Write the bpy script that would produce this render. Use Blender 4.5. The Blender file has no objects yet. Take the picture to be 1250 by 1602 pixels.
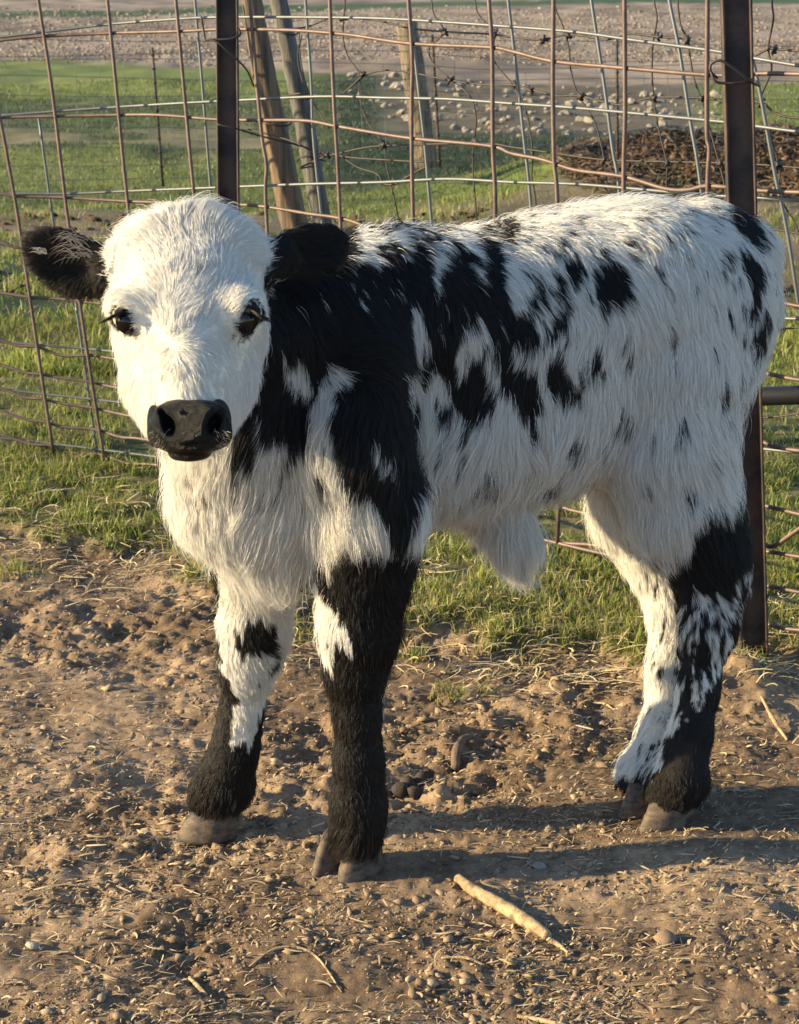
import bpy, bmesh, math, random
import numpy as np
from mathutils import Vector, kdtree
random.seed(7); RNG = np.random.default_rng(11)
SC = bpy.context.scene
COL = SC.collection
R = math.radians

# ------------------------------------------------------------------ camera
F = 3000.0; PITCH = R(16.0); H = 1.12; CX, CY = 625.0, 801.0
cd = bpy.data.cameras.new('camera'); cam = bpy.data.objects.new('camera', cd); COL.objects.link(cam)
cam.location = (0, 0, H); cam.rotation_euler = (R(90) - PITCH, 0, 0)
cd.sensor_fit = 'VERTICAL'; cd.sensor_height = 24; cd.lens = F / 1602 * 24
cd.clip_start = 0.05; cd.clip_end = 2000
cd.dof.use_dof = True; cd.dof.focus_distance = 2.25; cd.dof.aperture_fstop = 16.0
SC.camera = cam
# ------------------------------------------------------------------ light
SUN_EL = R(17); SUN_AZ_DIR = R(180 + 6)       # direction towards the sun in the XY plane: left, a touch towards the camera
world = bpy.data.worlds.new('World'); SC.world = world; world.use_nodes = True
wn = world.node_tree; bg = wn.nodes['Background']
sky = wn.nodes.new('ShaderNodeTexSky'); sky.sky_type = 'NISHITA'; sky.sun_disc = False
sky.sun_elevation = SUN_EL; sky.air_density = 1.0; sky.dust_density = 0.4; sky.ozone_density = 3.0
sd = Vector((math.cos(SUN_AZ_DIR) * math.cos(SUN_EL), math.sin(SUN_AZ_DIR) * math.cos(SUN_EL), math.sin(SUN_EL)))
sky.sun_rotation = math.atan2(sd.x, sd.y)
wn.links.new(sky.outputs[0], bg.inputs[0]); bg.inputs[1].default_value = 0.115
sl = bpy.data.lights.new('sun', 'SUN'); sl.energy = 5.0; sl.angle = R(0.6); sl.color = (1, 0.81, 0.48)
so = bpy.data.objects.new('sun', sl); COL.objects.link(so)
so.rotation_euler = sd.to_track_quat('Z', 'Y').to_euler()
SC.view_settings.view_transform = 'Standard'; SC.view_settings.look = 'None'
SC.view_settings.exposure = 1.42; SC.view_settings.gamma = 1.0
SC.render.engine = 'CYCLES'
SC.cycles.use_denoising = True
SC.cycles.max_bounces = 8; SC.cycles.diffuse_bounces = 4

# ------------------------------------------------------------------ geometry helpers
cp, sp = math.cos(PITCH), math.sin(PITCH)
def P(px, py, Y):
    dx = (px - CX) / F; dy = (CY - py) / F
    d = (dx, cp + dy * sp, -sp + dy * cp); t = Y / d[1]
    return np.array((d[0] * t, Y, H + d[2] * t))
def G(px, py, z=0.0):
    dx = (px - CX) / F; dy = (CY - py) / F
    d = (dx, cp + dy * sp, -sp + dy * cp); t = (z - H) / d[2]
    return np.array((d[0] * t, d[1] * t, z))
def depth(p): return p[..., 1] * cp + (H - p[..., 2]) * sp
def S(p): return depth(np.asarray(p)) / F           # metres per photo pixel at that point
def proj(p):
    p = np.asarray(p, float); dz = p[..., 2] - H
    d = p[..., 1] * cp - dz * sp; u = p[..., 1] * sp + dz * cp
    d = np.where(d > 1e-3, d, 1e-3)
    return CX + F * p[..., 0] / d, CY - F * u / d

def hsh(i, j, k, s):
    n = (i.astype(np.int64) * 374761393 + j.astype(np.int64) * 668265263 + k.astype(np.int64) * 2147483647 + s * 1274126177) & 0xffffffff
    n = ((n ^ (n >> 13)) * 1274126177) & 0xffffffff
    n = ((n ^ (n >> 16)) * 2246822519) & 0xffffffff
    return ((n ^ (n >> 15)) & 0xffffff) / float(0xffffff)
def vnoise(x, y, z=None, s=0):
    x = np.asarray(x, float); y = np.asarray(y, float)
    z = np.zeros_like(x) if z is None else np.asarray(z, float)
    i, j, k = np.floor(x), np.floor(y), np.floor(z); fx, fy, fz = x - i, y - j, z - k
    fx, fy, fz = [t * t * (3 - 2 * t) for t in (fx, fy, fz)]
    r = 0
    for a in (0, 1):
        wa = fx if a else 1 - fx
        for b in (0, 1):
            wb = fy if b else 1 - fy
            r = r + wa * wb * (1 - fz) * hsh(i + a, j + b, k, s)
            if np.any(fz): r = r + wa * wb * fz * hsh(i + a, j + b, k + 1, s)
    return r
def fbm(x, y, z=None, o=4, s=0):
    r = 0; a = .5; t = 0; f = 1.0
    for q in range(o):
        r = r + a * vnoise(np.asarray(x) * f + q * 17.3, np.asarray(y) * f + q * 9.1, None if z is None else np.asarray(z) * f, s + q); t += a; a *= .5; f *= 2.03
    return r / t
def sstep(a, b, x):
    t = np.clip((x - a) / (b - a), 0, 1); return t * t * (3 - 2 * t)

def tag(o, label=None, cat=None, group=None, kind=None):
    if label: o['label'] = label
    if cat: o['category'] = cat
    if group: o['group'] = group
    if kind: o['kind'] = kind
    return o
def empty(name, loc=(0, 0, 0)):
    o = bpy.data.objects.new(name, None); o.location = loc; o.empty_display_size = .05; COL.objects.link(o); return o
def mk(name, verts, faces, mat, parent=None, smooth=True, col=None):
    """faces: array (n,k) or a list of arrays with different k"""
    me = bpy.data.meshes.new(name)
    verts = np.asarray(verts, np.float32)
    if not isinstance(faces, list): faces = [faces]
    faces = [np.asarray(f, np.int32) for f in faces if len(f)]
    me.vertices.add(len(verts)); me.vertices.foreach_set('co', verts.ravel())
    li = np.concatenate([f.ravel() for f in faces]); tot = np.concatenate([np.full(len(f), f.shape[1], np.int32) for f in faces])
    me.loops.add(len(li)); me.loops.foreach_set('vertex_index', li)
    me.polygons.add(len(tot)); st = np.concatenate([[0], np.cumsum(tot)[:-1]]).astype(np.int32)
    me.polygons.foreach_set('loop_start', st)
    if smooth: me.polygons.foreach_set('use_smooth', np.ones(len(tot), bool))
    me.update(calc_edges=True); me.validate()
    if col is not None:
        a = me.color_attributes.new('col', 'FLOAT_COLOR', 'POINT')
        c = np.ones((len(verts), 4), np.float32); c[:, :3] = col; a.data.foreach_set('color', c.ravel())
    me.materials.append(mat)
    o = bpy.data.objects.new(name, me); COL.objects.link(o)
    if parent is not None:
        o.parent = parent; o.matrix_parent_inverse = parent.matrix_basis.inverted() if parent.type == 'EMPTY' else o.matrix_parent_inverse
    return o
class MB:
    def __init__(s): s.v = []; s.q = []; s.t = []; s.n = 0
    def add(s, v, q=(), t=()):
        v = np.asarray(v, float)
        if len(q): s.q.append(np.asarray(q) + s.n)
        if len(t): s.t.append(np.asarray(t) + s.n)
        s.v.append(v); s.n += len(v)
    def build(s, name, mat, parent=None, smooth=True, col=None):
        f = []
        if s.q: f.append(np.concatenate(s.q))
        if s.t: f.append(np.concatenate(s.t))
        return mk(name, np.concatenate(s.v), f, mat, parent, smooth, col)
def catmull(pts, n=6):
    p = np.asarray(pts, float)
    if len(p) < 3: 
        t = np.linspace(0, 1, n + 1)[:, None]; return p[0] * (1 - t) + p[-1] * t
    q = np.vstack([2 * p[0] - p[1], p, 2 * p[-1] - p[-2]]); out = []
    for i in range(1, len(q) - 2):
        for k in range(n):
            t = k / n
            out.append(.5 * ((2 * q[i]) + (q[i+1] - q[i-1]) * t + (2*q[i-1] - 5*q[i] + 4*q[i+1] - q[i+2]) * t*t + (-q[i-1] + 3*q[i] - 3*q[i+1] + q[i+2]) * t**3))
    out.append(p[-1]); return np.array(out)
def tube(mb, pts, r, sides=8, smooth=5, jitter=0):
    p = catmull(pts, smooth) if smooth else np.asarray(pts, float)
    n = len(p); r = np.broadcast_to(np.asarray(r, float), (n,)) if np.ndim(r) == 0 else np.interp(np.linspace(0, 1, n), np.linspace(0, 1, len(r)), r)
    t = np.gradient(p, axis=0); t /= np.linalg.norm(t, axis=1)[:, None] + 1e-12
    ref = np.array((.3, 1, .1)) if abs(t[0] @ np.array((.3, 1, .1))) < .9 else np.array((1, 0, 0.))
    u = np.cross(t, ref); u /= np.linalg.norm(u, axis=1)[:, None]; w = np.cross(t, u)
    a = np.linspace(0, 2 * np.pi, sides, endpoint=False)
    rr = r[:, None] * (1 + (jitter * (RNG.random((n, sides)) - .5) if jitter else 0))
    v = p[:, None, :] + rr[..., None] * (np.cos(a)[None, :, None] * u[:, None, :] + np.sin(a)[None, :, None] * w[:, None, :])
    v = v.reshape(-1, 3); i = np.arange(n - 1)[:, None] * sides; j = np.arange(sides)[None, :]; j2 = (j + 1) % sides
    q = np.stack([i + j, i + j2, i + sides + j2, i + sides + j], -1).reshape(-1, 4)
    v = np.vstack([v, p[0], p[-1]]); b = n * sides; js = np.arange(sides)
    tr = np.vstack([np.stack([np.full(sides, b), (js + 1) % sides, js], -1), np.stack([np.full(sides, b + 1), (n - 1) * sides + js, (n - 1) * sides + (js + 1) % sides], -1)])
    mb.add(v, q, tr)

# ------------------------------------------------------------------ materials
def mat(name, base=(.5, .5, .5), rough=.8, metal=0, spec=.5, noise=None, bump=None, attr=False, coat=0, streak=None):
    """noise=(scale, colour2, contrast_lo, contrast_hi), bump=(scale, strength, distance)"""
    m = bpy.data.materials.new(name); m.use_nodes = True; nt = m.node_tree; b = nt.nodes['Principled BSDF']
    b.inputs['Base Color'].default_value = (*base, 1); b.inputs['Roughness'].default_value = rough; b.inputs['Metallic'].default_value = metal
    b.inputs['Specular IOR Level'].default_value = spec; b.inputs['Coat Weight'].default_value = coat
    tc = nt.nodes.new('ShaderNodeTexCoord')
    src = tc.outputs['Object']
    if streak:
        mp = nt.nodes.new('ShaderNodeMapping'); mp.inputs['Scale'].default_value = streak; nt.links.new(src, mp.inputs[0]); src = mp.outputs[0]
    cur = None
    if attr:
        a = nt.nodes.new('ShaderNodeAttribute'); a.attribute_name = 'col'; cur = a.outputs['Color']
    if noise:
        n = nt.nodes.new('ShaderNodeTexNoise'); n.inputs['Scale'].default_value = noise[0]; n.inputs['Detail'].default_value = 8; n.inputs['Roughness'].default_value = .65
        nt.links.new(src, n.inputs[0]); mr = nt.nodes.new('ShaderNodeMapRange'); mr.inputs[1].default_value = noise[2]; mr.inputs[2].default_value = noise[3]
        nt.links.new(n.outputs[0], mr.inputs[0]); mx = nt.nodes.new('ShaderNodeMix'); mx.data_type = 'RGBA'
        nt.links.new(mr.outputs[0], mx.inputs[0])
        if cur is not None:
            mx.blend_type = 'MULTIPLY'; nt.links.new(cur, mx.inputs[6])
        else: mx.inputs[6].default_value = (*base, 1)
        mx.inputs[7].default_value = (*noise[1], 1); cur = mx.outputs[2]
    if cur is not None: nt.links.new(cur, b.inputs['Base Color'])
    if bump:
        n = nt.nodes.new('ShaderNodeTexNoise'); n.inputs['Scale'].default_value = bump[0]; n.inputs['Detail'].default_value = 8; n.inputs['Roughness'].default_value = .7
        nt.links.new(src, n.inputs[0]); bp = nt.nodes.new('ShaderNodeBump'); bp.inputs['Strength'].default_value = bump[1]; bp.inputs['Distance'].default_value = bump[2]
        nt.links.new(n.outputs[0], bp.inputs['Height']); nt.links.new(bp.outputs[0], b.inputs['Normal'])
    return m
M_ground = mat('ground', attr=True, rough=.95, spec=.15, noise=(60, (.55, .5, .45), .4, .7), bump=(140, .6, .004))
M_clod = mat('clods', attr=True, rough=.95, spec=.15, bump=(300, .5, .002))
M_straw = mat('straw', attr=True, rough=.7, spec=.3)
M_wood = mat('grey_wood', (.20, .15, .10), .85, noise=(9, (.06, .045, .035), .42, .62), bump=(20, .8, .006), streak=(6, 6, .5))
M_stick = mat('stick', (.40, .28, .15), .85, noise=(60, (.16, .10, .055), .45, .62), bump=(120, .9, .003))
M_rust = mat('rusted_steel', (.074, .044, .034), .62, .25, noise=(14, (.022, .017, .017), .42, .58), bump=(90, .35, .0015))
M_rod = mat('rust_rod', (.135, .088, .072), .55, .3, noise=(30, (.075, .048, .04), .4, .65), bump=(200, .3, .0008))
M_galv = mat('galvanised', (.115, .125, .13), .5, .4, noise=(40, (.10, .10, .10), .4, .65))
M_wire = mat('old_wire', (.030, .024, .022), .6, .3, noise=(60, (.09, .045, .03), .5, .75))
M_stone = mat('pale_stone', (.33, .29, .235), .95, noise=(6, (.16, .13, .10), .4, .65), bump=(12, .6, .02))
M_dung = mat('dung', (.035, .022, .014), .8, bump=(120, .8, .004))
M_skin = mat('skin', attr=True, rough=.85, spec=.2)
M_hoof = mat('hoof', (.125, .088, .060), .75, spec=.3, noise=(55, (.04, .034, .032), .42, .62), bump=(110, .6, .0015), streak=(1, 1, 2.2))
M_eye = mat('eye', (.004, .003, .0028), .16, spec=.18)
M_pipe = mat('black_pipe', (.012, .012, .014), .45, spec=.5)
def mk_eye():
    m = bpy.data.materials.new('eye'); m.use_nodes = True; nt = m.node_tree; b = nt.nodes['Principled BSDF']
    b.inputs['Base Color'].default_value = (.004, .003, .0028, 1); b.inputs['Specular IOR Level'].default_value = 0
    g = nt.nodes.new('ShaderNodeBsdfGlossy'); g.inputs['Roughness'].default_value = .05
    x = nt.nodes.new('ShaderNodeMixShader'); x.inputs[0].default_value = .045
    nt.links.new(b.outputs[0], x.inputs[1]); nt.links.new(g.outputs[0], x.inputs[2]); nt.links.new(x.outputs[0], nt.nodes['Material Output'].inputs[0]); return m
M_eye = mk_eye()
def mk_nose():
    m = mat('wet_nose', (.0026, .0022, .0021), .24, spec=.17, noise=(36, (.012, .009, .007), .46, .62), bump=(330, 1.0, .003))
    return m
M_nose = mk_nose()
M_nosedry = mat('muzzle_skin', (.006, .005, .005), .8, spec=.15, bump=(300, .5, .001))
def mk_fur():
    m = bpy.data.materials.new('fur'); m.use_nodes = True; nt = m.node_tree; b = nt.nodes['Principled BSDF']
    a = nt.nodes.new('ShaderNodeAttribute'); a.attribute_name = 'col'
    nt.links.new(a.outputs['Color'], b.inputs['Base Color']); b.inputs['Roughness'].default_value = .55; b.inputs['Specular IOR Level'].default_value = .35
    tr = nt.nodes.new('ShaderNodeBsdfTranslucent'); nt.links.new(a.outputs['Color'], tr.inputs[0])
    mx = nt.nodes.new('ShaderNodeMixShader'); mx.inputs[0].default_value = .22
    nt.links.new(b.outputs[0], mx.inputs[1]); nt.links.new(tr.outputs[0], mx.inputs[2]); nt.links.new(mx.outputs[0], nt.nodes['Material Output'].inputs[0])
    return m
M_fur = mk_fur()
def mk_grass():
    m = bpy.data.materials.new('grass'); m.use_nodes = True; nt = m.node_tree; b = nt.nodes['Principled BSDF']
    a = nt.nodes.new('ShaderNodeAttribute'); a.attribute_name = 'col'
    nt.links.new(a.outputs['Color'], b.inputs['Base Color']); b.inputs['Roughness'].default_value = .5; b.inputs['Specular IOR Level'].default_value = .35
    tr = nt.nodes.new('ShaderNodeBsdfTranslucent'); nt.links.new(a.outputs['Color'], tr.inputs[0])
    mx = nt.nodes.new('ShaderNodeMixShader'); mx.inputs[0].default_value = .4
    nt.links.new(b.outputs[0], mx.inputs[1]); nt.links.new(tr.outputs[0], mx.inputs[2]); nt.links.new(mx.outputs[0], nt.nodes['Material Output'].inputs[0])
    return m
M_grass = mk_grass()

# ------------------------------------------------------------------ ground
def flat_px(X, Y):
    return proj(np.stack([X, np.maximum(Y, .3), np.zeros_like(X)], -1))
GB = np.array([(-400, 845), (0, 835), (120, 850), (240, 850), (300, 885), (345, 930), (420, 985), (520, 965), (640, 985), (760, 1010), (900, 1028), (1010, 1045), (1120, 1030), (1250, 1035), (1700, 1040)])
def grassiness(X, Y):
    """1 = turf, 0 = trodden dirt"""
    px, py = flat_px(X, Y)
    b = np.interp(px, GB[:, 0], GB[:, 1]) + (fbm(X * 7, Y * 7, o=3, s=5) - .5) * 90 + (fbm(X * 25, Y * 25, o=2, s=6) - .5) * 50
    return sstep(22, -30, py - b)
def terrain(X, Y):
    g = grassiness(X, Y)
    near = sstep(6, 4.5, Y)
    z = (fbm(X * 2.2 + 3, Y * 2.2, o=3, s=1) - .5) * .05
    z = z * sstep(0, .5, np.hypot(X + .05, (Y - 2.3))) * .8
    cl = fbm(X * 16, Y * 16, o=4, s=2) - .5
    fine = np.abs(fbm(X * 55, Y * 55, o=3, s=3) - .5)
    tm = .45 + .8 * sstep(.38, .62, fbm(X * 3.1 + 4, Y * 4.5, o=3, s=14))
    z = z + near * tm * (1 - .6 * g) * (cl * .036 + (fine) * .026 - .006)
    z = z + g * .022 * near
    # a little mound of roots and earth below the right post
    mx, my = G(1160, 1075)[:2]
    z = z + .045 * np.exp(-(((X - mx) / .07) ** 2 + ((Y - my) / .09) ** 2)) * (1 + 1.2 * (fbm(X * 30, Y * 30, o=3, s=8) - .5))
    far = sstep(5, 9, Y)
    z = z + far * ((fbm(X * .5, Y * .5, o=4, s=9) - .5) * .16 + (fbm(X * 3, Y * 3, o=2, s=10) - .5) * .04)
    # manure heap beyond the fence on the right
    hx, hy = G(1120, 300)[:2]
    z = z + .26 * np.exp(-(((X - hx) / 1.25) ** 4 + ((Y - hy) / .9) ** 2)) * (.7 + .6 * fbm(X * 3, Y * 3, o=3, s=12))
    return z
ZC = {}
def lerp(a, b, t): return a + (b - a) * t[..., None]
def C(*c): return np.array(c, float)
def ground_colour(X, Y):
    px, py = flat_px(X, Y)
    g = grassiness(X, Y)
    n1 = fbm(X * 5, Y * 5, o=4, s=20); n2 = fbm(X * 22, Y * 22, o=3, s=21); n3 = fbm(X * 1.1, Y * 1.1, o=4, s=22)
    dirt = lerp(C(.180, .122, .076), C(.325, .230, .148), sstep(.35, .65, n1)) * (.62 + .75 * n2)[..., None]
    turf = lerp(C(.075, .085, .028), C(.17, .15, .07), sstep(.4, .65, n2))
    c = lerp(dirt, turf, g)
    # beyond the fence
    nn = fbm(px * .012, py * .05, o=4, s=31) - .5
    pyn = py + nn * 26
    grass_b = lerp(C(.095, .14, .036), C(.20, .225, .07), fbm(X * 2.5, Y * .8, o=4, s=33))
    grass_d = lerp(C(.024, .045, .026), C(.055, .075, .038), fbm(X * 3, Y * 1.2, o=4, s=34))  # dark pasture grass; also carries the painted shade of the far slope
    mud = lerp(C(.12, .085, .06), C(.26, .20, .15), fbm(X * 4, Y * 2, o=4, s=35))
    plow = lerp(C(.185, .145, .11), C(.34, .272, .212), sstep(.3, .7, fbm(X * 1.5, Y * .6 + X * .05, o=5, s=36)))
    f = sstep(560, 470, pyn)
    mid = lerp(grass_d, mud, sstep(.50, .60, fbm(X * 1.4, Y * 1.4, o=4, s=37)) * .8)
    c = lerp(c, mid, f)
    left = sstep(560, 430, px)
    right = sstep(1060, 1150, px)
    # green band 230-320
    c = lerp(c, grass_b, sstep(345, 318, pyn) * .85)
    c = lerp(c, mud, sstep(318, 335, pyn) * sstep(395, 345, pyn) * .7)
    # left: mud/gravel band 150..235
    c = lerp(c, lerp(lerp(mud, grass_b, np.full_like(X, .35)), lerp(grass_d, grass_b, np.full_like(X, .35)), sstep(.34, .52, fbm(X * .9, Y * 1.1, o=4, s=41))), sstep(250, 235, pyn) * left)
    c = lerp(c, grass_b, sstep(156, 146, pyn) * left)
    # centre: shade on the far slope, painted in as darker grass, 150..285
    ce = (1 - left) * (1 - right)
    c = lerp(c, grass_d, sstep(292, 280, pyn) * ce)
    c = lerp(c, mud, sstep(225, 205, pyn) * ce * .6 * sstep(560, 640, px))
    c = lerp(c, grass_b, sstep(250, 235, pyn) * right)
    # manure heap area
    hp = np.exp(-(((px - 1090) / 220.) ** 4 + ((pyn - 290) / 48.) ** 4))
    c = lerp(c, lerp(C(.05, .03, .018), C(.12, .075, .045), n2), sstep(.3, .6, hp))
    # ploughed field
    edge = np.interp(px, [-300, 0, 400, 560, 800, 1100, 1300], [98, 97, 102, 118, 128, 128, 128]) + nn * 10
    c = lerp(c, plow, sstep(6, -6, py - edge))
    strip = np.interp(px, [-600, 0, 300, 625, 1000, 1600], [27, 24, 17, 8, 2, -4])
    c = lerp(c, C(.055, .095, .045), sstep(7, 3, np.abs(py - strip - nn * 6)) * (py < 60))
    return c
rows = np.concatenate([-np.geomspace(90, .5, 26), np.linspace(-.3, 1.6, 14)[:-1], np.arange(1.6, 4.4, .0055)])
y = rows[-1]; ex = []
while y < 700:
    y += max(.0055, .0055 * (y / 4.4) ** 2.3 if y < 12 else .0055 * (12 / 4.4) ** 2.3 * (y / 12) ** 1.7); ex.append(y)
rows = np.concatenate([rows, ex])
u = np.linspace(-1, 1, 440)
YY, UU = np.meshgrid(rows, u, indexing='ij')
WW = .55 + np.abs(YY) * .30 + np.where(YY > 8, (YY - 8) * .5, 0) 
XX = UU * (WW + 9 * np.abs(UU) ** 12)
ZZ = terrain(XX, YY)
nr, nc = XX.shape
idx = np.arange(nr * nc).reshape(nr, nc)
q = np.stack([idx[:-1, :-1], idx[:-1, 1:], idx[1:, 1:], idx[1:, :-1]], -1).reshape(-1, 4)
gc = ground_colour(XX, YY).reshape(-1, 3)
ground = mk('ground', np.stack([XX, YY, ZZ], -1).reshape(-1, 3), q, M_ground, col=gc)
tag(ground, kind='structure')

# loose clods of earth
def blob_proto(n=1, seed=0):
    bm = bmesh.new(); bmesh.ops.create_icosphere(bm, subdivisions=n, radius=1)
    v = np.array([x.co[:] for x in bm.verts]); f = np.array([[y.index for y in x.verts] for x in bm.faces]); bm.free()
    v = v * (1 + .9 * (vnoise(v[:, 0] * 1.3 + seed * 7, v[:, 1] * 1.3, v[:, 2] * 1.3, seed) - .5)[:, None] + .35 * (vnoise(v[:, 0] * 3 + seed, v[:, 1] * 3, v[:, 2] * 3, seed + 5) - .5)[:, None])
    return v, f
PRO = []
for k_ in range(10):
    v_, f_ = blob_proto(1, k_); g_ = np.random.default_rng(k_)
    v_ = v_ * (1 + 1.1 * (g_.random((len(v_), 1)) - .5)) * (1, .5 + .45 * g_.random(), .45 + .4 * g_.random()); PRO.append((v_, f_))
PRO0 = [(v, f) for v, f in [blob_proto(0 + 1, k + 20) for k in range(6)]]
def rotm(n):
    q = RNG.normal(size=(n, 4)); q /= np.linalg.norm(q, axis=1)[:, None]; w, x, y, z = q.T
    return np.stack([1-2*(y*y+z*z), 2*(x*y-z*w), 2*(x*z+y*w), 2*(x*y+z*w), 1-2*(x*x+z*z), 2*(y*z-x*w), 2*(x*z-y*w), 2*(y*z+x*w), 1-2*(x*x+y*y)], -1).reshape(n, 3, 3)
def scatter_blobs(name, X, Y, sz, colf, mtl, label, flat=.65, sink=.2, protos=PRO, zoff=None):
    vs, fs, cs, n0 = [], [], [], 0
    Z = terrain(X, Y) + (0 if zoff is None else zoff)
    c = colf(X, Y); pid = RNG.integers(0, len(protos), len(X)); Rm = rotm(len(X))
    for k, (v, f) in enumerate(protos):
        m = np.where(pid == k)[0]
        if not len(m): continue
        w = np.einsum('nij,vj->nvi', Rm[m], v) * sz[m][:, None, None]; w[..., 2] *= flat
        w += np.stack([X[m], Y[m], Z[m] + sz[m] * flat * (1 - 2 * sink) * .6], -1)[:, None, :]
        vs.append(w.reshape(-1, 3)); fs.append((f[None] + (np.arange(len(m)) * len(v))[:, None, None] + n0).reshape(-1, 3)); n0 += len(m) * len(v)
        cs.append(np.repeat(c[m], len(v), 0))
    o = mk(name, np.concatenate(vs), np.concatenate(fs), mtl, smooth=False, col=np.concatenate(cs)); tag(o, label, kind='stuff', cat=name.replace('_', ' ')); return o
def in_view(n, pylo, pyhi, pxlo=-250, pxhi=1500, pw=1.0):
    px = RNG.uniform(pxlo, pxhi, n); py = pylo + (pyhi - pylo) * RNG.random(n) ** pw
    dx = (px - CX) / F; dy = (CY - py) / F; t = H / (sp - dy * cp)
    return dx * t, (cp + dy * sp) * t
X, Y = in_view(60000, 760, 1680)
k = (grassiness(X, Y) < RNG.random(len(X)) * .9 + .1) & (fbm(X * 9, Y * 9, o=2, s=51) + .9 * (fbm(X * 3.1 + 4, Y * 4.5, o=3, s=14) - .5) + RNG.random(len(X)) * .5 > .64)
X, Y = X[k], Y[k]
sz = .0010 + .0085 * RNG.random(len(X)) ** 16 + .0022 * RNG.random(len(X)) ** 2
def clodcol(X, Y):
    r = RNG.random(len(X))[:, None]
    return (C(.15, .102, .064) * (1 - r) + C(.34, .245, .158) * r) * (.8 + .4 * RNG.random((len(X), 1)))
scatter_blobs('dirt_clods', X, Y, sz, clodcol, M_clod, 'loose crumbs and clods of brown earth on the trodden dirt', flat=.5, sink=.5)

# straw bits / dead stems lying on the dirt
def ribbons(name, X, Y, L, Wd, ang, lift, colr, mtl, label, curl=.6, seg=4, upright=False, cat=None, zsink=.0, lean=None):
    n = len(X); Z = terrain(X, Y) - zsink
    t = np.linspace(0, 1, seg + 1)[None, :]
    d = np.stack([np.cos(ang), np.sin(ang)], -1)
    cu = (RNG.random(n) - .5) * 2 * curl
    if upright:
        # blades: rise then arch over
        ln = lean if lean is not None else RNG.random(n) * .9 + .1
        hz = (t * (1 - .45 * ln[:, None] * t)) * L[:, None] * np.sqrt(1 - .5 * ln[:, None] ** 2); hh = (ln[:, None] * t ** 1.6) * L[:, None]
        px_ = X[:, None] + d[:, 0:1] * hh + (-d[:, 1:2]) * cu[:, None] * t ** 2 * L[:, None] * .3
        py_ = Y[:, None] + d[:, 1:2] * hh + (d[:, 0:1]) * cu[:, None] * t ** 2 * L[:, None] * .3
        pz_ = Z[:, None] + hz
        sa = RNG.random(n) * 6.28
        side = np.stack([np.cos(sa), np.sin(sa), 0 * sa], -1)
        w = Wd[:, None] * (1 - t ** 2 * .92)
    else:
        s = (t - .5) * L[:, None]
        bx = -d[:, 1:2] * cu[:, None] * (t - .5) ** 2 * L[:, None] * 2; by = d[:, 0:1] * cu[:, None] * (t - .5) ** 2 * L[:, None] * 2
        px_ = X[:, None] + d[:, 0:1] * s + bx; py_ = Y[:, None] + d[:, 1:2] * s + by
        pz_ = Z[:, None] + .002 + lift[:, None] * (t if True else 0) + np.sin(t * 3.14) * np.abs(lift)[:, None] * .4
        tl = (RNG.random(n) - .5) * 1.2
        side = np.stack([-d[:, 1] * np.cos(tl), d[:, 0] * np.cos(tl), np.sin(tl)], -1)
        w = Wd[:, None] * (1 - .4 * np.abs(2 * t - 1) ** 3)
    c = np.stack([px_, py_, pz_], -1)
    a = c - side[:, None, :] * w[..., None] * .5; b = c + side[:, None, :] * w[..., None] * .5
    v = np.stack([a, b], 2).reshape(-1, 3)
    base = (np.arange(n) * (seg + 1) * 2)[:, None]; i = np.arange(seg)[None, :] * 2
    q = np.stack([base + i, base + i + 1, base + i + 3, base + i + 2], -1).reshape(-1, 4)
    tt = np.tile(t[..., None], (n, 1, 2)).reshape(n, -1)
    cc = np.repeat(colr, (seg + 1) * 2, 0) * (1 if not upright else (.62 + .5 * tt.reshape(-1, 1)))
    o = mk(name, v, q, mtl, col=cc); tag(o, label, kind='stuff', cat=cat or name.replace('_', ' ')); return o
X, Y = in_view(26000, 780, 1680); k = (grassiness(X, Y) < .8) & (fbm(X * 5, Y * 5, o=2, s=61) + .45 * RNG.random(len(X)) > .60); X, Y = X[k], Y[k]; n = len(X)
r = RNG.random((n, 1)); cl = (C(.18, .125, .075) * (1 - r) + C(.48, .36, .215) * r) * (.7 + .5 * RNG.random((n, 1)))
ribbons('straw_litter', X, Y, .005 + .028 * RNG.random(n) ** 4, .0009 + .0022 * RNG.random(n) ** 2, RNG.normal(0, .9, n), RNG.random(n) * .004, cl, M_straw, 'small broken bits of straw and dead stems littering the trodden dirt', curl=.35)
X, Y = in_view(9000, 690, 1100); k = RNG.random(len(X)) < (.15 + .85 * sstep(-130, -20, flat_px(X, Y)[1] - np.interp(flat_px(X, Y)[0], GB[:, 0], GB[:, 1]))) * sstep(120, 20, flat_px(X, Y)[1] - np.interp(flat_px(X, Y)[0], GB[:, 0], GB[:, 1])); X, Y = X[k], Y[k]; n = len(X)
r = RNG.random((n, 1)); cl = (C(.30, .22, .11) * (1 - r) + C(.60, .48, .27) * r)
ribbons('dry_grass_stems', X, Y, .02 + .07 * RNG.random(n) ** 2, .001 + .0022 * RNG.random(n) ** 2, RNG.normal(-.3, .9, n), .002 + RNG.random(n) * .014, cl, M_straw, 'dry tan grass stems lying along the edge of the turf', curl=.8)
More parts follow.
